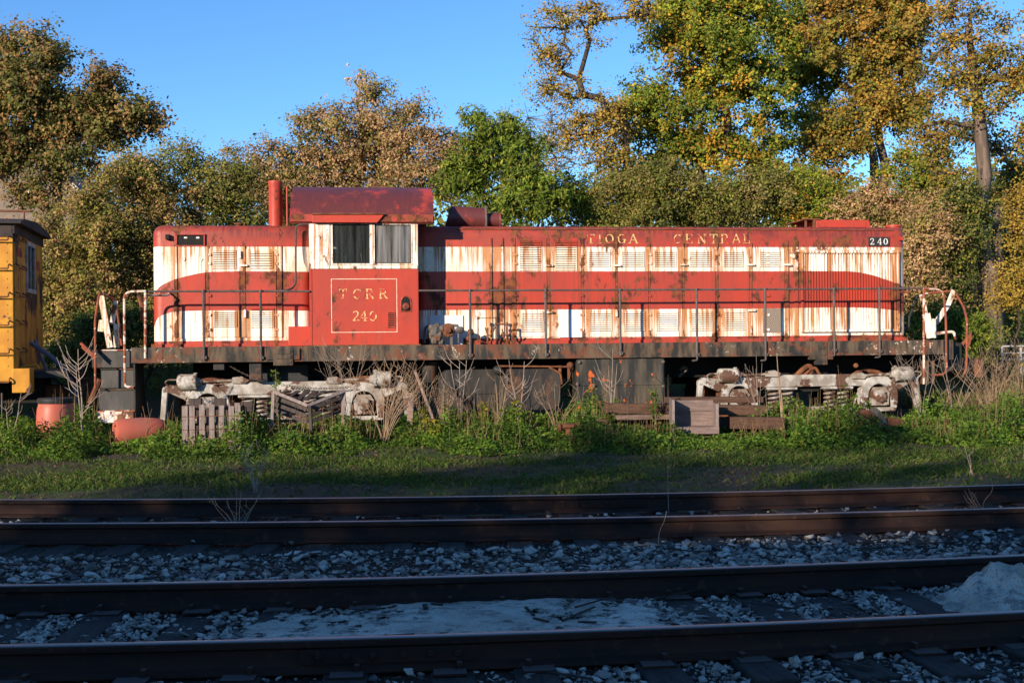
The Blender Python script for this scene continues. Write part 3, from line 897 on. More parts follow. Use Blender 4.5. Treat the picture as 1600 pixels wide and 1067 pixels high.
# --- number board and lettering
STROKES = {
 'T': (.8, [((0, .96), (.8, .96), .09), ((.4, 0), (.4, .96), .17), ((.2, .03), (.6, .03), .07), ((.03, .74), (.03, .96), .07), ((.77, .74), (.77, .96), .07)]),
 'I': (.42, [((.21, 0), (.21, 1), .17), ((.03, .03), (.39, .03), .07), ((.03, .97), (.39, .97), .07)]),
 'O': (.85, 'arc', 0, 360), 'C': (.8, 'arc', 50, 315), 'G': (.85, 'arc', 50, 345),
 'A': (.9, [((.05, 0), (.42, 1), .08), ((.42, 1), (.82, 0), .17), ((.2, .36), (.68, .36), .07), ((-.06, .03), (.18, .03), .07), ((.66, .03), (.96, .03), .07)]),
 'E': (.72, [((.16, 0), (.16, 1), .17), ((.03, .96), (.68, .96), .08), ((.16, .5), (.55, .5), .07), ((.03, .04), (.7, .04), .08), ((.68, .78), (.68, .96), .07), ((.7, .04), (.7, .25), .07), ((.55, .4), (.55, .6), .06)]),
 'F': (.7, [((.16, 0), (.16, 1), .17), ((.03, .96), (.68, .96), .08), ((.16, .5), (.55, .5), .07), ((.03, .03), (.34, .03), .07), ((.68, .76), (.68, .96), .07)]),
 'N': (.88, [((.12, 0), (.12, 1), .08), ((.12, 1), (.76, 0), .17), ((.76, 0), (.76, 1), .08), ((0, .03), (.26, .03), .07), ((.62, .97), (.9, .97), .07), ((-.02, .97), (.14, .97), .07)]),
 'R': (.86, [((.16, 0), (.16, 1), .17), ((.03, .97), (.5, .97), .07), ((.5, .97), (.68, .86), .12), ((.68, .86), (.68, .62), .15), ((.68, .62), (.48, .5), .11), ((.16, .5), (.5, .5), .07), ((.42, .5), (.8, .02), .16), ((.02, .03), (.34, .03), .07), ((.7, .03), (.92, .03), .07)]),
 'L': (.7, [((.16, 0), (.16, 1), .17), ((.02, .97), (.34, .97), .07), ((.02, .04), (.68, .04), .08), ((.68, .04), (.68, .28), .07)]),
 '2': (.7, [((.06, .72), (.16, .93), .12), ((.16, .93), (.42, .98), .1), ((.42, .98), (.58, .82), .14), ((.58, .82), (.52, .55), .15), ((.52, .55), (.08, .08), .11), ((.06, .06), (.66, .06), .13), ((.66, .06), (.66, .25), .07)]),
 '4': (.74, [((.5, 0), (.5, 1), .16), ((.5, 1), (.04, .34), .08), ((.02, .3), (.72, .3), .08), ((.34, .03), (.68, .03), .06)]),
 '0': (.72, 'arc', 0, 360),
}
def glyph(ch):
    d = STROKES[ch]
    if d[1] != 'arc': return d
    w, _, a0, a1 = d; segs = []; n = 18; cx = w / 2; pts = []
    for i in range(n + 1):
        t = R(a0 + (a1 - a0) * i / n); pts.append((cx + (w / 2 - .07) * math.cos(t), .5 + .45 * math.sin(t), t))
    for i in range(n):
        t = (pts[i][2] + pts[i + 1][2]) / 2
        segs.append((pts[i][:2], pts[i + 1][:2], .07 + .12 * abs(math.cos(t))))
    if ch == 'C': segs.append(((.72, .72), (.72, .95), .07))
    if ch == 'G': segs += [((.72, .74), (.72, .95), .07), ((.70, .05), (.70, .42), .16), ((.52, .42), (.86, .42), .07)]
    return (w, segs)
def letter(ch, u, z, h, v, mat, parent, ws=1.0):
    w, segs = glyph(ch); mb = MB()
    for i, ((x0, y0), (x1, y1), t) in enumerate(segs):
        a = Vector((u + x0 * h * ws, 0, z + y0 * h)); b = Vector((u + x1 * h * ws, 0, z + y1 * h)); d = b - a
        if d.length < 1e-6: continue
        nrm = Vector((-d.z, 0, d.x)).normalized() * (t * h * .40); d = d.normalized() * (t * h * .10); th = .003 + .0002 * i
        mb.prism([((a - d + nrm).x, (a - d + nrm).z), ((b + d + nrm).x, (b + d + nrm).z), ((b + d - nrm).x, (b + d - nrm).z), ((a - d - nrm).x, (a - d - nrm).z)], v - th, v + .001)
    return mb.build('letter', mat, parent)
let = empty('lettering', parent=loco)
def text_px(chars, v, mat, ws=1.0):
    for ch, px, py0, py1 in chars:
        u, z1 = L(px, py0, v); z0 = L(px, py1, v)[1]; letter(ch, u, z0, z1 - z0, v, mat, let, ws)
VX = VH - .004
text_px([('T', 917, 366, 380.5), ('I', 934, 366, 380.5), ('O', 946, 366, 380.5), ('G', 965, 366, 380.5), ('A', 983, 366, 380.5)], VX, M['gold'], 1.05)
text_px([('C', 1053, 366, 380.5), ('E', 1071, 366, 380.5), ('N', 1090, 366, 380.5), ('T', 1109, 366, 380.5), ('R', 1126, 366, 380.5), ('A', 1144, 366, 380.5), ('L', 1161, 366, 380.5)], VX, M['gold'], 1.05)
u0, u1, z0, z1 = px_rect(1357.5, 1390.5, 370.5, 385, VH)
nb = MB().box(u0, u1, VH - .02, VH + .01, z0, z1).build('number_board', M['black'], loco, bevel=.004)
for ch, px in (('2', 1359.5), ('4', 1371), ('0', 1380.5)):
    u, za_ = L(px, 372.5, VH - .02); letter(ch, u, L(px, 382.5, VH - .02)[1], za_ - L(px, 382.5, VH - .02)[1], VH - .02, M['whiteletter'], nb, .95)
p = P(1408, 373, VH - .04); MB().box(p.x - .03, p.x + .03, p.y - .03, p.y + .045, p.z - .03, p.z + .035).build('marker_bracket', M['redrust'], loco)
p = P(262, 370.5, VH - .04); MB().box(p.x - .035, p.x + .035, p.y - .04, p.y + .045, p.z - .045, p.z + .045).build('marker_bracket', M['dark'], loco)

# --- cab
cu0, cu1 = LU(484, VC), LU(654, VC)
def CZ(py): return L(565, py, VC)[1]
zc0, zc1 = CZ(538.5), CZ(338)
wl0, wl1, wr0, wr1 = LU(519.5, VC), LU(579.5, VC), LU(585, VC), LU(644, VC)
wz0, wz1 = CZ(413), CZ(350)
def cabside(v0, v1, name, parent):
    mb = MB()
    mb.box(cu0, cu1, v0, v1, zc0, wz0); mb.box(cu0, cu1, v0, v1, wz1, zc1)
    mb.box(cu0, wl0, v0, v1, wz0, wz1); mb.box(wl1, wr0, v0, v1, wz0, wz1); mb.box(wr1, cu1, v0, v1, wz0, wz1)
    return mb.build(name, M['cab'], parent)
cab = cabside(VC, VC + .06, 'cab', loco)
cabside(2.94, 3.0, 'far_cab_side', cab)
def endwall(u0, u1):
    mb = MB(); hz0, hz1 = CZ(420), CZ(352)
    mb.box(u0, u1, .06, 2.94, zc0, hz0); mb.box(u0, u1, .06, 2.94, hz1, zc1)
    mb.box(u0, u1, .06, .12, hz0, hz1); mb.box(u0, u1, .52, 2.48, hz0, hz1); mb.box(u0, u1, 2.88, 2.94, hz0, hz1)
    return mb.build('cab_end_wall', M['cab'], cab)
endwall(cu0, cu0 + .05); endwall(cu1 - .05, cu1)
MB().box(cu0 + .05, cu1 - .05, .06, 2.94, zc0, zc0 + .05).build('cab_floor', M['dark'], cab)
# control stand and seat inside
mb = MB(); mb.box(cu0 + .35, cu0 + .75, 1.0, 1.5, zc0 + .05, zc0 + 1.35); mb.box(cu1 - .8, cu1 - .35, .35, .8, zc0 + .5, zc0 + .62); mb.box(cu1 - .42, cu1 - .34, .35, .8, zc0 + .62, zc0 + 1.25); mb.cyl((cu1 - .58, .58, zc0 + .05), (cu1 - .58, .58, zc0 + .5), .05)
mb.build('control_stand', M['black'], cab)
# roof: a barrel vault wider than the cab
ru0, ru1 = LU(454, 0), LU(679.5, 0)
zr0, zr1 = CZ(347), L(565, 295, 1.5)[1]
def vault(v, lift=0): 
    t = (v + .06) / 1.56
    return zr0 + (zr1 - zr0) * (1 - (1 - min(1, t)) ** 2.3) ** .80 if t <= 1 else None
mb = MB(); prof = []
vs_ = [-.06 + 1.56 * (i / 14) ** 1.5 for i in range(15)]
half = [(v, vault(v)) for v in vs_]
full = half + [(3.0 - v, z) for v, z in half[-2::-1]]
outer = full; inner = [(v + (.03 if v < 1.5 else -.03) * (1 if abs(v - 1.5) > .9 else 0), z - .035) for v, z in full]
n = len(outer); V = []
for u in (ru0, ru1):
    V += [(u, v, z) for v, z in outer] + [(u, v, z) for v, z in inner]
fs = []
for i in range(n - 1):
    fs.append((i, 2 * n + i, 2 * n + i + 1, i + 1)); fs.append((n + i, n + i + 1, 3 * n + i + 1, 3 * n + i))
    fs.append((i, i + 1, n + i + 1, n + i)); fs.append((2 * n + i, 3 * n + i, 3 * n + i + 1, 2 * n + i + 1))
fs += [(0, n, 3 * n, 2 * n), (n - 1, 3 * n - 1, 4 * n - 1, 2 * n - 1)]
mb.add(V, fs); roof = mb.build('cab_roof', M['cabroof'], loco, smooth=50)
# gable infill over the cab ends
for u0_, u1_ in ((cu0, cu0 + .05), (cu1 - .05, cu1)):
    mb = MB(); poly = [(v, z - .02) for v, z in full if .05 < v < 2.95]
    poly = [(.05, zc1 - .02)] + poly + [(2.95, zc1 - .02)]
    m_ = len(poly); mb.add([(u0_, v, z) for v, z in poly] + [(u1_, v, z) for v, z in poly], [tuple(range(m_)), tuple(range(2 * m_ - 1, m_ - 1, -1))] + [(i, i + m_, (i + 1) % m_ + m_, (i + 1) % m_) for i in range(m_)])
    mb.build('cab_gable', M['cab'], cab)
# eave fascia, rain strip, awning box
mb = MB(); mb.box(ru0 + .02, ru1 - .02, -.075, -.055, zr0 - .005, zr0 + .13); mb.build('eave_fascia', M['redrust'], roof, bevel=.006)
mb = MB(); a, b = LU(489, -.1), LU(601, -.1); mb.prism([(a, CZ(349)), (b - .12, CZ(349)), (b, CZ(337)), (a, CZ(337))], -.12, -.076); mb.build('awning_box', M['redmetal'], roof, bevel=.006)
mb = MB(); mb.tube([(LU(489, -.1), -.13, CZ(336)), (LU(602, -.1), -.13, CZ(335.2))], .016); mb.build('awning_rod', M['rust'], roof, smooth=True)
mb = MB(); p = P(596, 293, 1.5); mb.tube([P(582, 297, 1.5), P(584, 291, 1.5), P(588, 283, 1.5)], .02); mb.box(p.x - .2, p.x + .2, 1.4, 1.6, p.z - .08, p.z + .005); mb.build('roof_bracket', M['rust'], roof)
# window trim and panes
def frame_ring(mb, a, b, c, d, t, v0, v1):
    mb.box(a - t, b + t, v0, v1, d, d + t); mb.box(a - t, b + t, v0, v1, c - t, c); mb.box(a - t, a, v0, v1, c, d); mb.box(b, b + t, v0, v1, c, d)
for a, b, g in ((wl0, wl1, 'glass'), (wr0, wr1, 'dirtyglass')):
    mb = MB(); frame_ring(mb, a + .012, b - .012, wz0 + .012, wz1 - .012, .022, -.022, .02)
    fr = mb.build('window_frame', M['cabtrim'], cab)
    mb = MB(); frame_ring(mb, a + .026, b - .026, wz0 + .026, wz1 - .026, .014, -.012, .022); mb.build('window_seal', M['rubber'], fr)
    MB().box(a + .026, b - .026, .004, .010, wz0 + .026, wz1 - .026).build('pane', M[g], fr)
for a, b in ((wl0, wl1), (wr0, wr1)):
    MB().box(a, b, 2.965, 2.972, wz0, wz1).build('far_pane', M['dirtyglass'], cab)
# inside: arched tube standing in for the arch reflected in the near pane
mb = MB(); mb.tube(bent([(wl0 + .1, 1.2, wz0 - .1), (wl0 + .12, 1.2, wz1 - .15), (wl0 + .35, 1.2, wz1 - .05), (wl0 + .55, 1.2, wz0 + .2), (wl0 + .6, 1.2, wz0 - .2)], .15), .03); mb.build('reflected_arch_tube', M['greyiron'], cab, smooth=True)
mb = MB(); mb.box(cu0 - .004, LU(516, 0), -.022, -.002, CZ(420), CZ(350)); mb.box(cu0 + .35, LU(652.5, 0), -.022, -.002, CZ(420), CZ(415.5)); mb.box(LU(645.5, 0), LU(653.5, 0), -.022, -.002, CZ(415), CZ(349)); mb.box(LU(580.5, 0), LU(584, 0), -.026, -.002, CZ(414), CZ(349.5))
mb.build('window_surround', M['cabtrim'], cab)
# corner strips with rivets
for px in (485.5, 651.8):
    mb = MB(); u = LU(px, 0); mb.box(u - .022, u + .022, -.010, -.001, zc0, CZ(421))
    for k in range(26): mb.lathe((u, -.010, zc0 + .04 + k * .053), (0, -1, 0), [(0, .009), (.006, .006)], 6)
    mb.build('riveted_strip', M['redmetal'], cab)
mb = MB(); mb.box(cu0 - .03, cu1 + .03, -.03, .3, zc0 - .025, zc0 + .002); mb.build('cab_base_lip', M['rust'], cab)
# painted panel outline
a, b, c, d = LU(518.5, 0), LU(619.5, 0), CZ(518.5), CZ(436.5)
mb = MB(); frame_ring(mb, a, b, c, d, .012, -.0035, 0); mb.build('painted_border', M['creamline'], cab)
text_px([('T', 530, 451.5, 467), ('C', 552, 451.5, 467.5), ('R', 571, 451.5, 467), ('R', 592, 451, 466.5)], -.001, M['gold'], .98)
text_px([('2', 550.5, 486, 501.5), ('4', 562.5, 486, 501.5), ('0', 577, 486, 502)], -.001, M['gold'], 1.0)
# grille and lamp pocket
a, b, c, d = LU(606.5, 0), LU(616.5, 0), CZ(511), CZ(489)
mb = MB(); frame_ring(mb, a, b, c, d, .014, -.016, 0)
for k in range(7): z = c + (d - c) * (k + .5) / 7; mb.box(a, b, -.014, 0, z - .009, z + .005)
gr = mb.build('vent_grille', M['redrust'], cab); MB().box(a, b, -.004, 0, c, d).build('vent_backing', M['dark'], gr)
uo, zo = L(634.5, 476, 0)
pk = []
for k in range(15): t = math.pi * k / 14; pk.append((uo + .092 * math.cos(t), zo + .04 + .11 * math.sin(t)))
pk += [(uo - .092, zo - .12), (uo + .092, zo - .12)]
pkd = MB().prism(pk, -.006, .0).build('lamp_pocket', M['dark'], cab)
mb = MB(); mb.tube([(x, -.006, z) for x, z in pk] + [(pk[0][0], -.006, pk[0][1])], .012, 6); mb.build('pocket_rim', M['redrust'], pkd)
MB().lathe((uo, -.004, zo - .035), (0, -1, 0), [(0, .065), (.03, .065), (.045, .05), (.05, .0)], 14).build('step_lamp', M['redrust'], pkd, smooth=True)

# --- things on the hood roofs
a, b = P(431, 356, 1.1), P(431, 287, 1.1)
mb = MB(); rr = .128; mb.lathe((a.x, 1.1, a.z - .15), (0, 0, 1), [(0, rr), (b.z - a.z + .12, rr), (b.z - a.z + .15, rr * 1.07), (b.z - a.z + .19, rr * 1.05), (b.z - a.z + .19, rr * .9), (b.z - a.z - .1, rr * .88)], 24, caps=False)
mb.build('exhaust_stack', M['redmetal'], loco, smooth=True)
mb = MB(); mb.cyl((LU(450, .8), .8, ZROOF - .05), (LU(450, .8), .8, LZ(294, .8)), .017); mb.build('bell_rod', M['redmetal'], loco, smooth=True)
p = P(373, 352, 1.0); mb = MB(); mb.lathe((p.x, 1.0, ZROOF - .02), (0, 0, 1), [(0, .06), (.06, .06), (.065, .09), (.09, .085)], 12); mb.build('vent_cap', M['rust'], loco, smooth=True)
p = P(262, 352, 1.3); mb = MB(); mb.box(p.x - .09, p.x + .09, 1.2, 1.4, ZROOF - .02, ZROOF + .05); mb.build('roof_hatch', M['rust'], loco, bevel=.01)
# intake scoop
s0, s1, s2 = LU(695, 1.2), LU(757.5, 1.2), LU(783, 1.2)
zb, zt = ZROOF, L(740, 324, 1.2)[1]; zm = (zb + zt) / 2; rr = (zt - zb) / 2 + .02
mb = MB(); n = 20; V = []; 
for k in range(n):
    t = 2 * math.pi * k / n; c_, s_ = math.cos(t), math.sin(t)
    V.append((s0 + (1 + s_) * .5 * .14, 1.2 + rr * c_, zm + rr * s_))
for k in range(n):
    t = 2 * math.pi * k / n; V.append((s1, 1.2 + rr * .92 * math.cos(t), zm - .01 + rr * .90 * math.sin(t)))
for k in range(n):
    t = 2 * math.pi * k / n; c_, s_ = math.cos(t), math.sin(t); V.append((s0 + (1 + s_) * .5 * .14 + .01, 1.2 + rr * .93 * c_, zm + rr * .93 * s_))
for k in range(n):
    t = 2 * math.pi * k / n; V.append((s1 - .1, 1.2 + rr * .8 * math.cos(t), zm - .01 + rr * .8 * math.sin(t)))
fs = [(k, (k + 1) % n, n + (k + 1) % n, n + k) for k in range(n)] + [(2 * n + k, 3 * n + k, 3 * n + (k + 1) % n, 2 * n + (k + 1) % n) for k in range(n)] + [(k, 2 * n + k, 2 * n + (k + 1) % n, (k + 1) % n) for k in range(n)] + [tuple(range(3 * n, 4 * n)), tuple(range(2 * n - 1, n - 1, -1))]
mb.add(V, fs); sc_ = mb.build('intake_scoop', M['cabroof'], loco, smooth=40)
mb = MB(); mb.box(s1, s1 + .035, 1.2 - rr, 1.2 + rr, zb - .03, zt + .01); mb.build('flange', M['greyiron'], sc_)
mb = MB(); mb.lathe((s1 + .04, 1.2, zm - .04), (1, 0, 0), [(0, rr * .62), (s2 - s1 - .08, rr * .62), (s2 - s1 - .05, rr * .72), (s2 - s1 - .04, rr * .72)], 16); mb.build('outlet', M['cabroof'], sc_, smooth=True)
# radiator hatch, cap
h0, h1, h2 = LU(1258, 1.0), LU(1358, 1.0), LU(1275, 1.0); hz_ = L(1310, 344, 1.0)[1]
mb = MB(); mb.prism([(h2, ZROOF - .03), (h1 + .04, ZROOF - .03), (h1, hz_), (h2, hz_)], .95, 2.05); hat = mb.build('radiator_hatch', M['redmetal'], loco, bevel=.012)
mb = MB(); mb.box(h2 + .06, h1 - .08, .935, .95, ZROOF + .02, hz_ - .04); mb.build('hatch_panel', M['redmetal'], hat, bevel=.006)
mb = MB(); mb.box(h0 - .02, h2 + .08, .92, 2.0, hz_ - .002, hz_ + .02); mb.box(h0, h0 + .03, .95, 1.0, ZROOF - .02, hz_); mb.box(h2 - .06, h2 - .02, .93, 1.0, ZROOF - .02, hz_); mb.build('hatch_hinge_rack', M['rust'], hat)
p = P(1396, 355, 1.1); mb = MB(); mb.lathe((p.x, 1.1, ZROOF - .06), (0, 0, 1), [(0, .145), (.10, .145), (.10, .165), (.135, .165), (.14, .15)], 22); mb.build('filler_cap', M['redmetal'], loco, smooth=True)
# side pipe running up to the roof beside the cab
mb = MB(); mb.tube(bent([P(330, 455, VS), P(445, 455, VS), P(462, 448, .2), P(462, 400, .45), P(462, 351, .45), P(483, 350, .45)], .18), .02); mb.build('air_pipe', M['handrail'], loco, smooth=True)
u0, u1, z0, z1 = px_rect(450, 484.5, 510, 537.5, .2); MB().box(u0, cu0, .2, VH, ZDECK, z1).build('step_box', M['redmetal'], loco, bevel=.012)

# --- deck, side sill
su0, su1 = LU(204, VS), LU(1474, VS)
MB().box(su0 + .02, su1 - .02, .02, 2.98, ZSILLB + .05, ZDECK - .004).build('deck', M['sill'], loco)
MB().box(su0, su1, VS, .04, ZSILLB, ZDECK).build('side_sill', M['sill'], loco, bevel=.008)
MB().box(su0, su1, 2.96, 3.03, ZSILLB, ZDECK).build('far_side_sill', M['sill'], loco)
mb = MB()
for px in (228, 253, 315, 326, 403, 414, 480, 735, 741, 853, 860, 969, 976, 1089, 1200, 1303, 1374, 1446):
    u = LU(px, VS); MB().box(u - .008, u + .008, VS - .006, VS + .002, ZSILLB + .01, ZDECK - .01).build('sill_seam', M['rust'], loco)

MB().box(su0, su1, VS - .02, VS + .03, ZSILLB - .012, ZSILLB + .008).build('sill_flange', M['sill'], loco)
MB().box(LU(300, .9), LU(1400, .9), .95, 2.05, ZSILLB - .42, ZSILLB + .03).build('underframe_light_block', M['dark'], loco)  # near-black block added to stop light passing behind the trucks
# jacking pads / brackets under the sill
for a, b, c, d in ((416, 468, 544, 571), (1264, 1300, 533, 570)):
    u0, u1, z0, z1 = px_rect(a, b, c, d, VS)
    br = MB().box(u0, u1, VS - .04, VS + .1, z0 + .1, z1).box(u0 + .12, u1 - .12, VS - .06, VS + .1, z0, z1 - .02).build('jacking_pad', M['sill'], loco, bevel=.012)
    for k in range(3): z = z0 + (z1 - z0) * (.12 + .28 * k); MB().box(u0 + .16, u1 - .16, VS - .075, VS - .05, z, z + .05).build('pad_rib', M['sill'], br)
for a, b, c, d in ((333, 350, 563, 578), (389, 408, 563, 594)):
    u0, u1, z0, z1 = px_rect(a, b, c, d, .1); MB().box(u0, u1, .05, .25, z0, z1).build('sill_bracket', M['black'], loco, bevel=.01)

# --- handrails
hr = empty('handrail', parent=loco)
zrail = L(700, 453.6, VS)[1]
mb = MB(); mb.tube([P(232, 455.2, VS), P(484, 455.2, VS)], .019); mb.build('top_rail', M['handrail'], hr, smooth=True)
mb = MB(); mb.tube([P(654, 454.2, VS), P(1000, 453, VS), P(1300, 451.5, VS), P(1446, 450.5, VS)], .019); mb.build('top_rail', M['handrail'], hr, smooth=True)
for px, yt, yb in ((318.5, 455, 561), (407.5, 455, 561), (734.5, 454, 557), (852.5, 453.5, 556), (969, 453, 554), (1088.5, 452.5, 556), (1195.5, 452, 556), (1303, 451.5, 549), (1373.8, 451, 551)):
    mb = MB(); a, b = P(px, yt, VS - .02), P(px, yb, VS - .02); a.x = b.x = (a.x + b.x) / 2
    mb.tube([(a.x, VS - .035, b.z - .02), (a.x, VS - .035, a.z)], .0235); mb.box(a.x - .045, a.x + .045, VS - .05, VS, b.z, b.z + .05)
    mb.lathe((a.x, VS - .035, a.z - .02), (0, 0, 1), [(0, .03), (.045, .03)], 8)
    if px > 1050: mb.tube(bent([(a.x, VS - .035, b.z), (a.x, VS - .04, b.z - .08), (a.x - .1, VS - .04, b.z - .09)], .03), .018)
    mb.build('stanchion', M['handrail'], hr, smooth=True)
# left end: white loop and grab irons
V2 = -.04
mb = MB(); mb.tube(bent([P(227, 560, V2), P(227, 454, V2)], .05), .024); mb.build('end_post', M['whiterail'], hr, smooth=True)
mb = MB(); mb.tube(bent([P(209, 605, V2 - .02), P(195, 604, V2 - .02), P(194, 456, V2 - .02), P(228, 455, V2 - .02)], .14, 6), .022); mb.build('grab_loop', M['whiterail'], hr, smooth=True)
mb = MB(); mb.tube(bent([P(228, 461.5, .1), P(262, 461.5, .4), P(266, 458, .6)], .05), .02); mb.build('grab_iron', M['whiterail'], hr, smooth=True)
mb = MB(); mb.tube(bent([P(149, 606, V2), P(148.5, 500, V2), P(155, 458, V2), P(181, 468, .9), P(190, 540, .9)], .08), .02); mb.build('grab_iron', M['orangerail'], hr, smooth=True)
mb = MB(); mb.beam(P(158, 462, .5), P(172, 543, .5), .05, .10); mb.beam(P(181, 470, .7), P(175, 506, .7), .04, .08); mb.beam(P(182, 506, .7), P(182, 543, .7), .07, .09); mb.beam(P(160, 500, .55), P(158, 518, .55), .10, .10)
mb.build('drop_plate', M['whitemetal'], loco)
mb = MB(); mb.tube(curve_pts([P(217, 461, 1.2), P(222, 480, 1.2), P(223, 502, 1.2)]), .045); mb.build('end_hose', M['rust'], loco, smooth=True)
MB().tube([P(126, 536, .3), P(150, 558, .3)], .028).build('uncoupling_lever', M['orangerail'], loco, smooth=True); MB().tube([P(128, 542, .3), P(150, 562, .3)], .02).build('lever_rod', M['orangerail'], loco, smooth=True); MB().tube([P(140, 630, .4), P(156, 592, .4)], .05).build('end_hose', M['rust'], loco, smooth=True)
mb = MB(); mb.box(LU(152, 1.0), LU(204, 1.0), .55, 2.45, ZSILLB - .1, ZDECK - .03); mb.build('end_platform', M['black'], loco, bevel=.01)
mb = MB(); mb.prism([P(118, 592, 1.4).xz, P(160, 590, 1.4).xz, P(160, 625, 1.4).xz, P(118, 622, 1.4).xz], 1.3, 1.7); mb.prism([P(112, 588, 1.4).xz, P(122, 582, 1.4).xz, P(124, 628, 1.4).xz, P(112, 622, 1.4).xz], 1.22, 1.78); mb.build('coupler', M['rust'], loco, bevel=.02)
# left steps: treads and risers between side plates
def steps(x0, x1, rows, v0, name='steps', mat='black'):
    st = empty(name, parent=loco)
    for k, (xa, xb, yt, yb, v) in enumerate(rows):
        u0, u1 = LU(xa, v), LU(xb, v); zt_, zb_ = L((xa + xb) / 2, yt, v)[1], L((xa + xb) / 2, yb, v)[1]
        MB().box(u0, u1, v, v + .02, zb_, zt_ - .025).build('riser', M['stepgrey'], st)
        MB().box(u0 - .01, u1 + .01, v - .03, v + .26, zt_ - .024, zt_).build('tread', M['whiterail' if k in (0, 3) else 'sill'], st, bevel=.005)
    return st
st = steps(152, 210, [(159, 206, 546, 574, .52), (157, 208, 575.5, 606, .34), (153, 209, 607.5, 640, .16), (150, 209, 641, 661, -.02)], 0)
mb = MB(); u_ = LU(209.5, .1); mb.prism([(0, 0), (0, 0), (0, 0)], 0, .0) if False else None
mb.box(u_, u_ + .03, -.02, .75, L(209, 664, 0)[1], ZDECK - .002); mb.build('side_plate', M['black'], st)
u0, u1, z0, z1 = px_rect(151, 207, 643, 660, -.03); MB().box(u0, u1, -.045, -.02, z0, z1).build('kick_plate', M['whitemetal'], st)
# right end
mb = MB(); mb.tube(bent([P(1443.5, 600, V2), P(1443.5, 450, V2)], .05), .022); mb.build('end_post', M['whiterail'], hr, smooth=True)
mb = MB(); mb.tube(bent([P(1444, 451, V2 - .02), P(1474, 453, V2 - .02), P(1478, 500, V2 - .02), P(1479, 585, V2 - .02), P(1455, 586, V2 - .02)], .14, 6), .022); mb.build('grab_loop', M['orangerail'], hr, smooth=True)
mb = MB(); mb.tube(bent([P(1444, 459, .9), P(1491, 454, .9), P(1506, 480, .4), P(1511, 500, .1), P(1510, 575, .1), P(1506, 585, .1)], .12, 5), .022); mb.build('grab_iron', M['orangerail'], hr, smooth=True)
mb = MB(); mb.beam(P(1440, 460, .7), P(1447, 495, .7), .05, .08); mb.beam(P(1447, 490, .7), P(1454, 528, .7), .06, .14); mb.beam(P(1459, 498, .72), P(1459, 528, .72), .08, .09); mb.beam(P(1490, 454, .8), P(1480, 480, .8), .05, .08); mb.beam(P(1480, 478, .8), P(1462, 505, .75), .05, .09)
mb.build('drop_plate', M['whitemetal'], loco)
mb = MB(); mb.tube(bent([P(1464, 521, .6), P(1490, 518, .6), P(1494, 530, .6)], .06), .03); mb.build('end_bracket', M['whiterail'], loco, smooth=True)
mb = MB(); mb.box(LU(1470, .5), LU(1498, .5), .4, 2.6, ZSILLB - .35, ZDECK - .06); mb.build('end_platform', M['black'], loco, bevel=.01)
mb = MB(); mb.prism([P(1447, 552, .1).xz, P(1468, 548, .1).xz, P(1468, 600, .1).xz, P(1447, 600, .1).xz], .3, .34); mb.box(LU(1470, .05), LU(1488, .05), .03, .08, L(1480, 562, .05)[1], L(1480, 531, .05)[1]); mb.build('step_plate', M['sill'], loco)
mb = MB(); mb.beam(P(1500, 542, .5), P(1519, 520, .5), .03, .05); mb.beam(P(1512, 543, .5), P(1519, 520, .5), .03, .04); mb.build('uncoupling_lever', M['orangerail'], loco)
mb = MB(); mb.box(LU(1494, 1.4), LU(1530, 1.4), 1.2, 1.75, L(1500, 590, 1.4)[1], L(1500, 560, 1.4)[1]); mb.build('coupler', M['rust'], loco, bevel=.03)
u_, z1 = L(1452, 535.5, VS); letter('F', u_, L(1452, 543.5, VS)[1], z1 - L(1452, 543.5, VS)[1], VS - .001, M['creamline'], let, 1.0)
mb = MB(); mb.tube([P(1406, 456.5, .5), P(1422, 456.5, .5)], .02); mb.build('grab_iron', M['redrust'], hr)
mb = MB(); mb.tube(curve_pts([P(1433, 462, .9), P(1427, 480, .9), P(1421, 495, .9), P(1420, 512, .9)]), .022); mb.build('end_hose', M['rubber'], loco, smooth=True)

# --- machinery on the walkway beside the cab
vv = .25
mb = MB(); mb.box(LU(671, VH), LU(723, VH), VH - .03, VH - .019, ZDECK, LZ(492, VH)); mb.build('cover_panel', M['whitepanel'], loco)
eq = empty('brake_valve', parent=loco)
def E(px, py): return P(px, py, vv)
mb = MB()
for px, py, s in ((681, 517, .13), (676, 524, .10), (686, 524, .13), (691, 515, .09), (680, 531, .10), (690, 533, .08), (675, 514, .08), (684, 510, .07)):
    p = E(px, py); mb.lathe((p.x - s * .8, vv, p.z), (1, random.uniform(-.3, .3), random.uniform(-.2, .2)), [(0, s * .5), (s * .25, s * .9), (s * .9, s * .95), (s * 1.3, s * .6), (s * 1.6, s * .4)], 9)
mb.build('valve_body', M['greyiron'], eq)
p = E(700, 516); mb = MB(); mb.lathe((p.x, vv + .06, p.z), (0, -1, 0), [(0, .13), (.08, .13), (.10, .11), (.12, .06), (.16, .05)], 16)
for k in range(8): t = k * math.pi / 4; mb.lathe((p.x + .105 * math.cos(t), vv - .02, p.z + .105 * math.sin(t)), (0, -1, 0), [(0, .016), (.03, .016)], 6)
mb.build('valve_cover', M['rust'], eq)
MB().tube(bent([E(663, 536), E(664, 511), E(676, 508)], .05), .022).build('valve_pipe', M['greyiron'], eq, smooth=True); mb = MB(); mb.tube(bent([E(705, 510), E(716, 508), E(717, 536)], .05), .02); mb.tube([E(700, 508), E(716, 509)], .028); mb.lathe(E(712, 517), (1, 0, .2), [(0, .04), (.05, .06), (.12, .06), (.16, .03)], 8); MB().box(E(703, 530).x, E(707, 530).x, vv - .03, vv + .03, ZDECK, E(703, 526).z).build('valve_foot', M['greyiron'], eq); mb.build('valve_pipe', M['greyiron'], eq, smooth=True)
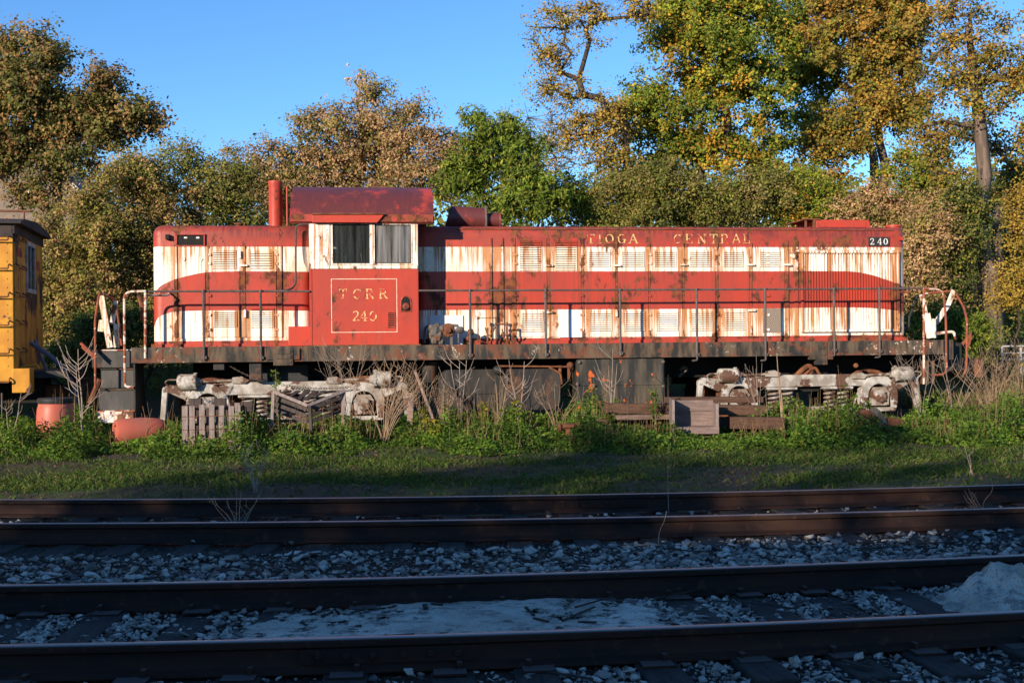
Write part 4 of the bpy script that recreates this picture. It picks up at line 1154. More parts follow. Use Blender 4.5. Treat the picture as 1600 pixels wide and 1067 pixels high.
mb = MB(); mb.lathe(E(731, 519), (1, 0, 0), [(0, .05), (.06, .07), (.1, .05)], 10); mb.lathe(E(733, 529), (0, -1, 0), [(0, .05), (.06, .06), (.1, .03)], 10); mb.build('drain_valve', M['rust'], eq, smooth=True)
mb = MB(); mb.tube([E(747, 536), E(747, 497), E(775, 497), E(775, 536)], .012); mb.tube([E(762, 536), E(762, 512)], .018); mb.tube([E(775, 506), E(792, 506), E(792, 536)], .016); mb.tube(bent([E(758, 512), E(762, 524), E(768, 524), E(774, 510)], .03), .013); mb.tube(bent([E(784, 514), E(788, 524), E(794, 524), E(800, 517)], .03), .013)
for q in ((747, 497), (775, 497), (775, 506), (792, 506)): p = E(*q); mb.lathe((p.x, vv, p.z - .025), (0, 0, 1), [(0, .026), (.05, .026)], 8)
mb.build('hand_brake_rigging', M['rust'], loco, smooth=True)

# --- under the frame
zg = -.02
def r_px(a, b, c, d, v): return px_rect(a, b, c, d, v)
u0, u1, z0, z1 = r_px(684, 874, 577, 641, .22)
bev_box('fuel_tank', M['tank'], loco, u0, u1, .22, 2.78, z0, z1, .20, lambda c, e: abs(e.verts[0].co.y - e.verts[1].co.y) > .5, 6)
ft = bpy.data.objects['fuel_tank']
mb = MB(); mb.lathe(P(777, 578, .2), (0, -1, 0), [(0, .085), (.10, .085), (.13, .06), (.14, .02)], 14); mb.build('tank_filler', M['black'], ft, smooth=True)
mb = MB(); a, b, c, d = r_px(741, 775, 615, 638, .2); frame_ring(mb, a, b, c, d, .015, .195, .222); mb.lathe(P(733, 622, .21), (0, -1, 0), [(0, .06), (.02, .06), (.03, .03)], 12); mb.build('tank_plate', M['tank'], ft)
mb = MB(); p = P(791, 590, .2); mb.box(p.x - .03, p.x + .03, .19, .23, p.z - .12, p.z + .12); mb.build('sight_gauge', M['greyiron'], ft)
for k in range(6):
    p = P(790, 582 + k * 3.2, .18); MB().box(p.x - .045, p.x + .045, .17, .2, p.z - .012, p.z + .006).build('gauge_rung', M['black'], ft)
mb = MB(); mb.tube([P(780, 572, .2), P(890, 573, .2)], .018); mb.tube(bent([P(858, 574, .2), P(876, 583, .2), P(878, 600, .2)], .06), .02); mb.lathe(P(890, 571, .2), (0, -1, 0), [(0, .05), (.06, .07), (.1, .03)], 8); mb.tube([P(889, 566, .2), P(889, 592, .2)], .03); mb.cyl(P(875, 571, .25), P(876, 600, .25), .035, .02); mb.build('fuel_piping', M['rust'], loco, smooth=True)
u0, u1, z0, z1 = r_px(900, 1037, 556.5, 640, .03)
bb = MB().box(u0, u1, .03, .75, z0 - .15, z1).build('battery_box', M['boxpanel'], loco, bevel=.012)
zz = L(970, 603, .03)[1]
MB().box(u0 + .02, u1 - .02, .015, .03, zz + .012, z1 - .03).build('battery_door', M['boxpanel'], bb, bevel=.004)
MB().box(u0 + .02, u1 - .02, .018, .03, z0 - .1, zz - .008).build('battery_door', M['boxpanel'], bb, bevel=.004)
for px, py in ((1036, 565), (905, 566), (1036, 603), (902, 600), (927, 603)): p = P(px, py, .01); MB().lathe((p.x, .02, p.z), (0, -1, 0), [(0, .03), (.04, .03), (.05, .015)], 8).build('box_latch', M['greyiron'], bb)
p = P(671.5, 565, .35); mb = MB(); rt = .15; mb.lathe((p.x, .4, L(671, 599, .3)[1]), (0, 0, 1), [(0, rt * .35), (.015, rt * .8), (.06, rt * .93), (p.z - L(671, 599, .3)[1] - .05, rt), (p.z - L(671, 599, .3)[1] - .05, rt * 1.12), (p.z - L(671, 599, .3)[1], rt * 1.12)], 20); mb.build('air_filter_bowl', M['tank'], loco, smooth=True)
mb = MB(); mb.tube(curve_pts([P(236, 580, .9), P(225, 605, .9), P(226, 635, .9), P(238, 660, .9)]), .03); mb.build('air_hose', M['rubber'], loco, smooth=True); mb = MB(); mb.tube(bent([P(430, 563, .5), P(430, 595, .5)], .1), .06); mb.box(LU(400, .6), LU(480, .6), .55, .9, L(440, 600, .6)[1], L(440, 570, .6)[1]); mb.build('air_hose', M['rubber'], loco, smooth=True)
mb = MB(); mb.tube(curve_pts([P(1236, 600, .5), P(1246, 585, .4), P(1262, 572, .4), P(1268, 578, .4), P(1262, 592, .4)]), .05); mb.tube(curve_pts([P(1250, 592, .35), P(1272, 575, .35), P(1285, 588, .35), P(1320, 592, .35), P(1335, 586, .35)]), .03); mb.lathe(P(1336, 571, .3), (0, -1, 0), [(0, .04), (.05, .05), (.08, .03)], 8); mb.build('traction_cable', M['rust'], loco, smooth=True)
mb = MB(); mb.tube(curve_pts([P(1062, 578, .7), P(1068, 574, .7), P(1072, 578, .7), P(1060, 588, .7)]), .03); mb.build('hose_stub', M['greyiron'], loco, smooth=True)

# --- trucks
ZRAIL = -.10; RW = .508; ZAX = ZRAIL + RW
def truck(uc, dirt):
    t = empty('truck', parent=loco)
    A = uc
    WB = 1.40
    v0, v1 = VT, VT + .16
    zb0, zb1 = ZAX + .20, ZAX + .43
    mb = MB()
    mb.prism([(A - 1.16, zb0 - .02), (A - .95, zb0), (A + .95, zb0), (A + 1.16, zb0 - .02), (A + 1.2, zb1 - .06), (A + .85, zb1), (A - .85, zb1), (A - 1.2, zb1 - .06)], v0 + .001, v1)
    for s in (-1, 1):
        cu = A + s * WB
        mb.arch(cu, ZAX + .02, .215, .385, 0, math.pi, v0 - .012, v1 + .01, 12)                       # pedestal arch
        for q in (-1, 1):
            mb.prism([(cu + q * .215, ZAX + .02), (cu + q * .385, ZAX + .02), (cu + q * .36, ZAX - .24), (cu + q * .25, ZAX - .24)], v0 - .012, v1 + .01)
        mb.prism([(cu - .34, ZAX - .30), (cu + .34, ZAX - .30), (cu + .37, ZAX - .22), (cu - .37, ZAX - .22)], v0 + .01, v1 - .02)   # tie bar
        # outboard horn of the frame
        e0 = cu + s * .30; e1 = cu + s * .80
        mb.prism([(e0, ZAX + .22), (e0, ZAX + .36), (e1 - s * .1, ZAX + .40), (e1, ZAX + .34), (e1, ZAX + .24), (e1 - s * .12, ZAX + .25), (e0 + s * .1, ZAX + .12)], v0, v1)
        mb.prism([(e1 - s * .10, ZAX + .30), (e1, ZAX + .30), (e1 + s * .04, ZAX - .22), (e1 - s * .05, ZAX - .24)], v0, v1 - .03)
    mb.build('side_frame', M['truck'], t, bevel=.014)
    mb = MB()
    for s in (-1, 1):      # far side frame, plain
        mb.box(A - 2.1, A + 2.1, 2.55, 2.7, zb0, zb1) if s > 0 else None
    mb.box(A - .25, A + .25, v1, 2.6, zb0 - .1, zb1 - .02); mb.box(A - .6, A + .6, .9, 2.1, zb1 - .02, zb1 + .3)
    for s in (-1, 1): mb.lathe((A + s * WB, .62, ZAX), (0, 1, 0), [(0, .09), (1.76, .09)], 10); mb.box(A + s * (WB - .35) - .33, A + s * (WB - .35) + .33, .95, 2.05, ZAX - .3, ZAX + .3)
    mb.build('bolster', M['dark'], t)
    for s in (-1, 1):
        for vv_, sg in ((.70, 1), (2.16, -1)):
            mb = MB(); mb.lathe((A + s * WB, vv_, ZAX), (0, 1, 0), [(0, .10), (.0, .20), (.035, .22), (.04, .43), (-.005 if sg > 0 else .03, .45), (-.005 if sg > 0 else .03, RW), (.105, RW), (.115, RW + .025), (.14, RW + .02), (.14, .1)], 36)
            mb.build('wheel', M['rust'], t, smooth=25)
        cu = A + s * WB
        mb = MB(); mb.prism([(cu - .17, ZAX - .18), (cu + .17, ZAX - .18), (cu + .19, ZAX + .06), (cu + .12, ZAX + .17), (cu - .12, ZAX + .17), (cu - .19, ZAX + .06)], v0 - .05, v1 + .05)
        mb.lathe((cu, v0 - .05, ZAX), (0, -1, 0), [(0, .125), (.04, .12), (.06, .09), (.062, .0)], 16)
        for k in range(4): t_ = math.pi / 4 + k * math.pi / 2; mb.lathe((cu + .105 * math.cos(t_), v0 - .085, ZAX + .105 * math.sin(t_)), (0, -1, 0), [(0, .02), (.03, .018)], 6)
        mb.build('journal_box', M['truckdirty'], t, smooth=30)
    # springs with plates
    for s in (-1, 1):
        cs = A + s * .56
        pl = MB().box(cs - .30, cs + .30, v0 - .06, v1 + .08, zb0 - .055, zb0 - .003).build('spring_cap', M['truck'], t, bevel=.02)
        MB().box(cs - .32, cs + .32, v0 - .05, v1 + .06, ZAX - .28, ZAX - .22).build('spring_seat', M['truckdirty'], t, bevel=.015)
        for q in (-.135, .135):
            pts = []; turns = 4.6; h0_, h1_ = ZAX - .22, zb0 - .055
            for k in range(60): t_ = k / 59; pts.append((cs + q + .098 * math.cos(t_ * turns * 6.283), v0 + .07 + .098 * math.sin(t_ * turns * 6.283), h0_ + (h1_ - h0_) * t_))
            MB().tube(pts, .024, 7).build('coil_spring', M['truckdirty'], t, smooth=True)
    # equaliser bar
    mb = MB(); pts = [(A - WB - .1, ZAX + .205), (A - WB + .3, ZAX + .19), (A - .95, ZAX - .27), (A + .95, ZAX - .27), (A + WB - .3, ZAX + .19), (A + WB + .1, ZAX + .205)]
    up = [(x, z + .075) for x, z in pts]
    for i in range(5): mb.prism([pts[i], pts[i + 1], up[i + 1], up[i]], v1 + .02, v1 + .06)
    mb.prism([(A - .95, ZAX - .40), (A + .95, ZAX - .40), (A + .9, ZAX - .32), (A - .9, ZAX - .32)], v0 + .04, v1)
    mb.build('equaliser', M['truckdirty'], t)
    # brake shoes hanging outside the wheels
    for s in (-1, 1):
        for q in (-1, 1):
            cu = A + s * WB; mb = MB(); a0 = 0 if q > 0 else math.pi
            mb.arch(cu, ZAX, RW + .012, RW + .075, a0 - .36, a0 + .36, .66, .78, 6); mb.beam((cu + q * (RW + .06), .72, ZAX + .02), (cu + q * (RW + .05), .72, zb1), .05, .03)
            mb.build('brake_shoe', M['rust'], t)
    return t
def brake_cyl(t, px, py, length, rad, rodpx, rodpy, flip):
    v = VT - .03
    p = P(px, py, v); mb = MB(); d = -1 if flip else 1
    mb.lathe((p.x - d * length / 2, v, p.z), (d, 0, 0), [(0, rad * .55), (.012, rad * .9), (.04, rad), (length - .04, rad), (length - .035, rad * 1.08), (length, rad * 1.08), (length + .01, rad * .6), (length + .05, rad * .5), (length + .09, rad * .38)], 22)
    for k in range(8): a = k * math.pi / 4; mb.lathe((p.x + d * (length / 2 - .05), v + rad * 1.04 * math.cos(a), p.z + rad * 1.04 * math.sin(a)), (d, 0, 0), [(0, .016), (.06, .016)], 6)
    mb.build('brake_cylinder', M['truck'], t, smooth=30)
    e = P(rodpx, rodpy, v); s = Vector((p.x + d * (length / 2 + .05), v, p.z))
    mb = MB(); mb.tube([s, e], .024); mb.tube([s + Vector((0, .05, -.06)), e + Vector((0, .05, -.05))], .016)
    mb.prism([(e.x - .12, e.z - .05), (e.x + .12, e.z - .06), (e.x + .2, e.z), (e.x + .06, e.z + .07), (e.x - .1, e.z + .05)], v - .02, v + .03)
    mb.beam((p.x, v + .05, p.z - rad), (p.x, v + .2, p.z - rad - .18), .14, .05)
    mb.build('brake_rod', M['truckdirty'], t)
    mb = MB(); b = Vector((p.x - d * length / 2, v, p.z)); mb.tube(bent([b + Vector((0, 0, rad * .3)), b + Vector((-d * .16, 0, rad * .3)), b + Vector((-d * .22, 0, 0)), b + Vector((-d * .10, .06, -rad * .9)), b + Vector((d * .1, .12, -rad * 1.1))], .06), .014); mb.build('brake_pipe', M['truckdirty'], t, smooth=True)
tl = truck(LU(446, VT), 1); tr = truck(LU(1264, VT), 0)
brake_cyl(tl, 292, 597, .34, .145, 372, 594, False); brake_cyl(tl, 598, 592, .32, .145, 520, 594, True)
brake_cyl(tr, 1136, 587, .36, .14, 1205, 584, False); brake_cyl(tr, 1411, 584, .34, .145, 1340, 587, True)
# chain and leaning planks
def chain(p0, p1, sag, n, name, parent, mat):
    ob = []
    mb = MB()
    for k in range(n):
        t = (k + .5) / n; p = p0.lerp(p1, t) - Vector((0, 0, sag * 4 * t * (1 - t)))
        d = (p1 - p0).normalized() - Vector((0, 0, sag * 4 * (1 - 2 * t) / (p1 - p0).length)); d.normalize()
        side = Vector((0, 1, 0)) if k % 2 else d.cross(Vector((0, 1, 0))).normalized()
        l = (p1 - p0).length / n * .62
        ring = [p + d * (l * math.cos(a)) + side * (l * .55 * math.sin(a)) for a in [2 * math.pi * j / 10 for j in range(11)]]
        mb.tube(ring, l * .17, 5)
    mb.build(name, mat, parent, smooth=True)
chain(P(352, 567, .15), P(396, 590, .15), .02, 14, 'chain', loco, M['greyiron'])
chain(P(440, 601, .12), P(548, 604, .12), .05, 26, 'chain', loco, M['black'])

# ================================================================== caboose at the left edge
CROT = R(13.0)
co_ = W(22, 600, 19.9)
ccz = gz(co_.x, co_.y)
cab_o = tag(empty('caboose', (co_.x, co_.y, ccz), CROT), 'yellow caboose with rusty end wall and small window at the left edge', 'caboose')
def ZC(py, d=19.9): return W(22, py, d).z - ccz
cz0, cz1 = ZC(612), ZC(352)
B = MB(); B.box(-9.5, 0, 0, 2.9, cz0 + .35, cz1); B.build('body', M['yellow'], cab_o, bevel=.012)
B = MB(); B.box(.0, .014, .03, 2.87, cz0 + .36, cz1 - .03); B.build('end_wall', M['yellowend'], cab_o)
for k in range(6):
    y = .05 + k * .52; B = MB(); B.box(.014, .022, y, y + .03, cz0 + .36, cz1 - .1); B.build('end_seam', M['yellowend'], cab_o)
# roof
B = MB(); prof = [(-.10, cz1 + .02), (-.10, cz1 + .07), (.3, cz1 + .14), (1.45, cz1 + .20), (2.6, cz1 + .14), (3.0, cz1 + .07), (3.0, cz1 + .02)]
n = len(prof); B.add([(-9.8, y, z) for y, z in prof] + [(.16, y, z) for y, z in prof], [tuple(range(n)), tuple(range(2 * n - 1, n - 1, -1))] + [(i, i + n, (i + 1) % n + n, (i + 1) % n) for i in range(n)])
B.build('roof', M['roofdark'], cab_o, bevel=.01)
B = MB(); B.box(-.02, .03, -.02, 2.92, cz1 - .14, cz1 + .02); B.box(-9.5, 0, -.02, 0, cz1 - .2, cz1 + .02); B.build('letter_board', M['roofdark'], cab_o)
B = MB(); B.tube([(-9, .5, cz1 + .30), (.2, .5, cz1 + .30)], .02); [B.cyl((x, .5, cz1 + .15), (x, .5, cz1 + .30), .015) for x in (-3, -2, -1, .1)]; B.build('roof_rail', M['rust'], cab_o)
# window in the end
M['trimgrey'] = m_speckle('grey_window_trim', (.36, .36, .36), (.26, .25, .25), 6, rough=.6)
wy0, wy1 = 1.15, 1.85
B = MB(); z0, z1 = ZC(452, 21.3), ZC(386, 21.3)
B.box(.012, .05, wy0 - .07, wy0, z0, z1); B.box(.012, .05, wy1, wy1 + .07, z0, z1); B.box(.012, .055, wy0 - .07, wy1 + .07, z1, z1 + .07); B.box(.012, .06, wy0 - .09, wy1 + .09, z0 - .08, z0); B.box(.012, .04, wy0 + .33, wy0 + .37, z0, z1)
wf = B.build('window_frame', M['trimgrey'], cab_o); MB().box(.014, .026, wy0, wy1, z0, z1).build('pane', M['glass'], wf); MB().box(.0141, .016, wy0, wy1, z0, z1).build('pane_backing', M['dark'], wf)  # near-black sheet set behind the end window glass
B = MB(); B.box(.015, .026, .30, .70, ZC(398), ZC(384)); B.build('end_placard', M['redrust'], cab_o)
B = MB(); B.box(.015, .026, 2.2, 2.5, ZC(410), ZC(394)); B.build('end_placard', M['redrust'], cab_o)
# ladder rungs at the corner, on both faces
for py in (376, 420, 464, 508, 552, 597):
    z = ZC(py)
    B = MB(); B.tube(bent([(-.06, 0, z + .08), (-.06, -.09, z + .05), (-.06, -.09, z), (-.62, -.09, z), (-.62, -.09, z + .05), (-.62, 0, z + .08)], .05), .013); B.build('grab_iron', M['rust'], cab_o, smooth=True)
    if py < 590:
        B = MB(); B.tube(bent([(0, .10, z + .10), (.09, .10, z + .06), (.09, .10, z + .02), (.09, .72, z + .02), (.09, .72, z + .06), (0, .72, z + .10)], .05), .013); B.build('grab_iron', M['rust'], cab_o, smooth=True)
B = MB()
for k in range(18): B.lathe((-.10, 0, cz0 + .45 + k * .15), (0, -1, 0), [(0, .016), (.010, .010)], 6); B.lathe((-.52, 0, cz0 + .45 + k * .15), (0, -1, 0), [(0, .016), (.010, .010)], 6)
tag(B.build('rivets', M['yellow'], cab_o), kind='stuff')
# sill, platform and step box
B = MB(); B.box(-9.5, .02, -.01, 2.9, cz0 + .18, cz0 + .36); B.build('side_sill', M['yellowend'], cab_o, bevel=.01)
B = MB(); B.box(-.03, .26, -.02, .40, cz0 - .02, cz0 + .40); B.build('corner_step', M['yellow'], cab_o, bevel=.012)
B = MB(); B.box(.02, .80, .42, 2.85, cz0 + .22, cz0 + .34); B.build('end_platform', M['black'], cab_o)
B = MB(); B.box(-7, .3, .9, 2.0, .55, cz0 + .19); B.build('underframe', M['dark'], cab_o)
for u in (-1.0, -2.6):
    B = MB(); B.lathe((u, .55, .40), (0, 1, 0), [(0, .1), (.0, .36), (.02, .42), (.1, .42), (.12, .45), (.13, .1)], 26); B.build('wheel', M['rust'], cab_o, smooth=25)
B = MB(); B.box(-3.1, -.5, .32, .46, .42, .62); B.box(-1.2, -.8, .28, .44, .24, .56); B.box(-2.8, -2.4, .28, .44, .24, .56); B.build('truck_frame', M['black'], cab_o, bevel=.02)
B = MB(); B.tube([(-.2, .02, cz0 - .02), (-.2, .02, cz0 - .45), (-.6, .02, cz0 - .45), (-.6, .02, cz0 - .02)], .018); B.build('stirrup_step', M['greyiron'], cab_o)
B = MB(); B.tube(curve_pts([(.1, 1.0, cz0 + .85), (.5, .95, cz0 + .55), (.8, .9, cz0 + .15), (.95, .9, cz0 - .35)]), .045); B.build('air_hose', M['slateplastic'], cab_o, smooth=True)
B = MB(); B.tube(curve_pts([(.1, 1.5, cz0 + .9), (.35, 1.3, cz0 + .3), (.75, 1.1, cz0 - .05), (.9, 1.0, cz0 - .3)]), .03); B.build('air_hose', M['slateplastic'], cab_o, smooth=True)
B = MB(); B.tube(bent([(.02, .5, cz0 + .42), (.3, .5, cz0 + .46), (.32, .5, cz0 + .38)], .04), .022); B.build('angle_cock', M['yellow'], cab_o, smooth=True)
B = MB(); B.box(.3, 1.2, 1.2, 1.7, .55, .85); B.box(1.1, 1.32, 1.12, 1.78, .5, .92); B.build('coupler', M['rust'], cab_o, bevel=.03)

# ================================================================== litter in front of the engine
def gpt(px, py, d):
    p = W(px, py, d); return Vector((p.x, p.y, gz(p.x, p.y)))
# upright barrel
D = 18.6; p = gpt(87, 640, D); zt = W(87, 621, D).z - p.z
br = tag(empty('barrel', p), 'upright salmon plastic barrel with black lid beside the caboose', 'barrel')
r = .29; h = max(.5, zt - .03)
MB().lathe((0, 0, 0), (0, 0, 1), [(0, r * .82), (.04, r * .9), (h * .25, r * .97), (h * .5, r * 1.03), (h * .78, r * .98), (h * .93, r * .88), (h * .97, r * .80), (h, r * .79)], 32).build('body', M['salmon'], br, smooth=40)
B = MB(); B.lathe((0, 0, h - .06), (0, 0, 1), [(0, r * .80), (.0, r * .93), (.02, r * .96), (.075, r * .96), (.085, r * .90), (.088, .0)], 32)
for k in range(32): a = k * math.pi / 16; B.box(r * .92 * math.cos(a) - .008, r * .92 * math.cos(a) + .008, r * .92 * math.sin(a) - .008, r * .92 * math.sin(a) + .008, h - .04, h + .004)
B.build('lid', M['rubber'], br, smooth=40)
# lying barrel
D = 17.9; a = W(200, 672, D); b = W(252, 664, D + .35); gz_ = gz(a.x, a.y)
lb = tag(empty('barrel', (a.x, a.y, gz_)), 'salmon plastic barrel lying on its side below the cab steps', 'barrel')
ax = Vector((b.x - a.x + .12, .34, 0)).normalized(); r = .205; ctr = Vector((0, 0, max(r * .9, a.z - gz_ - .02))) 
MB().lathe(ctr - ax * .20, ax, [(0, 0), (.012, r * .55), (.0, r * .62), (.0, r * .86), (.03, r * .93), (.2, r * 1.0), (.40, r * 1.02), (.56, r * .97), (.68, r * .9), (.72, r * .8), (.73, 0)], 32).build('body', M['salmon'], lb, smooth=40)
MB().lathe(ctr - ax * .205 + Vector((.0, 0, .11)), -ax, [(0, .03), (.012, .03), (.018, .024)], 10).build('bung', M['salmon'], lb)

# slatted crate
D = 17.4; a = W(285, 690, D); b = W(375, 690, D); zg_ = gz(a.x, a.y); w = b.x - a.x
cr = tag(empty('wooden_crate', (a.x, a.y, zg_), R(5)), 'grey upright slatted wooden crate standing in the weeds', 'crate')
zt = W(330, 633, D).z - zg_
dp = .60; ns = 7; sw = w / ns * .66
slm = None
def board(name, mat, parent, x0, x1, y0, y1, z0, z1, rot=(0, 0, 0), loc=(0, 0, 0), bev=.004):
    o = MB().box(x0, x1, y0, y1, z0, z1).build(name, mat, parent, bevel=bev)
    o.rotation_euler = rot; o.location = loc; return o
for k in range(ns):
    x = w * k / (ns - 1) - (sw / 2 if 0 < k < ns - 1 else (0 if k == 0 else sw))
    for y0 in (0, dp):
        board('slat', M['palletwood'], cr, x, x + sw, y0, y0 + .02, random.uniform(-.02, .02), zt + random.uniform(-.015, .01), rot=(0, random.uniform(-.008, .008), 0))
for k in range(4):
    y = .05 + k * .16
    board('slat', M['palletwood2'], cr, w + .002, w + .02, y, y + .09, 0, zt - .01)
    board('slat', M['palletwood2'], cr, -.02, -.002, y, y + .09, 0, zt - .01)
for z in (.12, zt * .5, zt - .12):
    board('rail_board', M['palletwood2'], cr, .02, w - .02, .022, .045, z - .045, z + .045); board('rail_board', M['palletwood2'], cr, .02, w - .02, dp - .025, dp - .002, z - .045, z + .045)
for px in (305, 341, 378):
    x = (px - 285) / 90 * w; board('top_block', M['palletwood2'], cr, x - .09, x + .09, .10, .22, zt - .05, zt + .09, rot=(0, random.uniform(-.1, .1), 0))
B = MB()
for z in (zt * .48, zt * .76): B.tube([(-.01, -.006, z), (w + .03, -.006, z + .005), (w + .03, dp, z)], .004, 4)
B.build('binding_wire', M['rust'], cr)

# collapsed pallet leaning on the truck
pa = tag(empty('pallet', gpt(483, 660, 18.6)), 'dark broken wooden pallet with open slats leaning against the truck', 'pallet')
o_ = pa.location
def Q(px, py, d): return W(px, py, d) - o_
def plank(name, mat, parent, p0, p1, w, t, up=(0, 0, 1)):
    return MB().beam(p0, p1, w, t, up).build(name, mat, parent, bevel=.003)
plank('frame_board', M['palletwood'], pa, Q(427, 612, 18.3), Q(481, 634, 17.9), .05, .03, (0, -1, .4)); plank('frame_board', M['palletwood'], pa, Q(481, 634, 17.9), Q(539, 611, 18.4), .05, .03, (0, -1, .4))
plank('upright', M['palletwood'], pa, Q(427, 612, 18.3), Q(425, 668, 18.3), .03, .05); plank('upright', M['palletwood'], pa, Q(537, 612, 18.4), Q(536, 668, 18.4), .04, .06); plank('upright', M['palletwood2'], pa, Q(484, 634, 17.9), Q(486, 672, 17.9), .09, .05)
for k in range(6):
    t = k / 5; plank('slat', M['palletwood2'], pa, Q(440 + 62 * t, 614 + 14 * (1 - abs(2 * t - 1)) , 18.35), Q(452 + 70 * t, 611, 18.95), .09, .02, (0, -.4, 1))
for k in range(3):
    y = 621 + k * 10; plank('slat', M['palletwood2'], pa, Q(429, y, 18.5), Q(480, y + 19, 18.1), .06, .018, (0, -1, .2)); plank('slat', M['palletwood2'], pa, Q(484, y + 18, 18.1), Q(537, y - 1, 18.55), .06, .018, (0, -1, .2))

# leaning planks beside the fuel tank
def lone_plank(p0, p1, w, t, mat, label, name='plank', cat='plank', up=(0, -1, .1)):
    p0 = Vector(p0); p1 = Vector(p1); e = empty(name, p0); MB().beam((0, 0, 0), p1 - p0, w, t, up).build('board', mat, e, bevel=.006); return tag(e, label, cat)
a = gpt(688, 665, 19.3); lone_plank(a, W(650, 583, 20.4), .05, .19, M['timberpale'], 'grey plank leaning against the frame left of the fuel tank')
a = gpt(640, 668, 19.4); lone_plank(a, W(643, 616, 19.8), .10, .15, M['timberpale'], 'weathered stump of post standing left of the leaning plank', 'post_stump', 'post')

# timbers and open box
def timber(pa_, pb_, h, w, label, mat='timber', z=None):
    a, b = Vector(pa_), Vector(pb_)
    e = empty('timber', (a.x, a.y, a.z - h / 2)); MB().beam((0, 0, h / 2), b - a + Vector((0, 0, h / 2)), w, h).build('beam', M[mat], e, bevel=.010); tag(e, label, 'timber', 'old timbers stacked beside the engine'); return e
T0 = 18.95
timber(W(937, 664, T0 + .25), W(1180, 660, T0 + .45), .2, .24, 'brown timber at the very bottom of the stack, behind the open box', 'timber')
timber(W(962, 652, T0 - .08), W(1050, 651, T0), .075, .2, 'pale thin timber lying in front of the stack left of the open box', 'timberpale')
timber(W(945, 637.5, T0 + .05), W(1197, 641, T0 + .35), .165, .2, 'long brown timber on top of the stack with a pale sawn left end', 'timber')
timber(W(1040, 625, T0 + .6), W(1190, 624, T0 + .8), .10, .2, 'thin tilted timber lying along the back of the stack top', 'timber')
timber(W(1138, 660, T0 - .35), W(1222, 661, T0 - .2), .19, .22, 'short thick timber sticking out to the right of the stack', 'timber')
MB().box(0, .012, -.1, .1, -.08, .08).build('sawn_end', M['timberpale'], None) if False else None
D = 18.3
timber(W(1046, 686, D), W(1128, 686, D + .1), .13, .5, 'flat block under the open plank box', 'timber')
bxp = W(1086, 676, D); bz = bxp.z - .02; bxo = tag(empty('wooden_box', (bxp.x, bxp.y, bz + .03), R(-3)), 'empty grey plank box open to the front before the timber stack', 'box')
bw = (W(1122, 676, D) - W(1050, 676, D)).x; bh = W(1086, 629, D).z - bz
board('side_board', M['palletwood'], bxo, -bw / 2, -bw / 2 + .04, -.10, .52, 0, bh + .02); board('side_board', M['palletwood'], bxo, bw / 2 - .04, bw / 2, -.10, .52, 0, bh - .05)
board('back_board', M['boxwood'], bxo, -bw / 2 + .03, bw / 2 - .03, .40, .425, 0, bh * .5); board('back_board', M['boxwood'], bxo, -bw / 2 + .03, bw / 2 - .03, .395, .42, bh * .5 + .004, bh - .02)
board('bottom_board', M['boxwood'], bxo, -bw / 2 + .03, bw / 2 - .03, .0, .40, .02, .07); board('front_sill', M['boxwood'], bxo, -bw / 2, bw / 2, -.128, -.102, -.02, .09)
o = board('top_board', M['boxwood'], bxo, -bw / 2 + .03, bw / 2 - .03, .37, .394, bh * .62, bh - .01)

# rusty castings in the weeds
def casting(px, py, d, label, parts, name='rusty_casting'):
    p = gpt(px, py, d); z = W(px, py, d).z; e = tag(empty(name, p), label, 'scrap metal')
    for (nm, kind, args, mat) in parts:
        mb = MB(); getattr(mb, kind)(*args); o = mb.build(nm, M[mat], e, bevel=.012); o.location = (0, 0, max(0, z - p.z - .1))
    return e
casting(890, 664, 17.6, 'small rusty valve casting half sunk in weeds below the fuel tank', [('body', 'lathe', ((0, 0, -.15), (0, 0, 1), [(0, .10), (.06, .11), (.08, .06), (.2, .07), (.22, .12), (.27, .12), (.28, .04)], 12), 'rust'), ('arm', 'lathe', ((-.18, 0, .06), (1, 0, .1), [(0, .07), (.05, .08), (.06, .045), (.30, .045), (.31, .08), (.36, .07)], 10), 'rust')])
casting(1368, 645, 18.3, 'rusty coupler knuckle with a dark strap in the weeds at right', [('body', 'prism', ([(-.32, -.1), (-.1, -.12), (.05, .0), (.0, .13), (-.2, .16), (-.33, .08)], -.1, .1), 'rust'), ('strap', 'prism', ([(-.12, .17), (-.02, .19), (.12, .02), (.16, -.12), (.05, -.12), (.0, .02), (-.1, .12)], -.14, -.06), 'greyiron'), ('tail', 'prism', ([(.12, -.1), (.36, -.1), (.40, .0), (.2, .03)], -.08, .08), 'rust')])

# ================================================================== further off
# tubular farm gate at the right
D = 30.0; a, b = W(1566, 562, D), W(1680, 558, D); zt = W(1566, 541, D).z - W(1566, 562, D).z
gt = tag(empty('metal_gate', (a.x, a.y, gz(a.x, a.y))), 'silver tubular gate among the weeds at the right edge', 'gate')
M['galv'] = m_speckle('galvanised_tube', (.45, .46, .46), (.36, .36, .36), 6, rough=.45)
g0 = a.z - gz(a.x, a.y); wd = b.x - a.x
B = MB(); B.tube(bent([(wd, 0, g0), (0, 0, g0), (0, 0, g0 + zt), (wd, 0, g0 + zt)], .06), .022); B.build('gate_frame', M['galv'], gt, smooth=True)
MB().tube([(0, 0, g0 + zt * .5), (wd, 0, g0 + zt * .5)], .016).build('gate_bar', M['galv'], gt, smooth=True)
MB().tube([(.32, 0, g0), (.32, 0, g0 + zt)], .014).build('gate_upright', M['galv'], gt, smooth=True)
MB().tube([(.5, .03, -.3), (.5, .03, g0 + zt * .9)], .03).build('gate_post', M['galv'], gt, smooth=True)

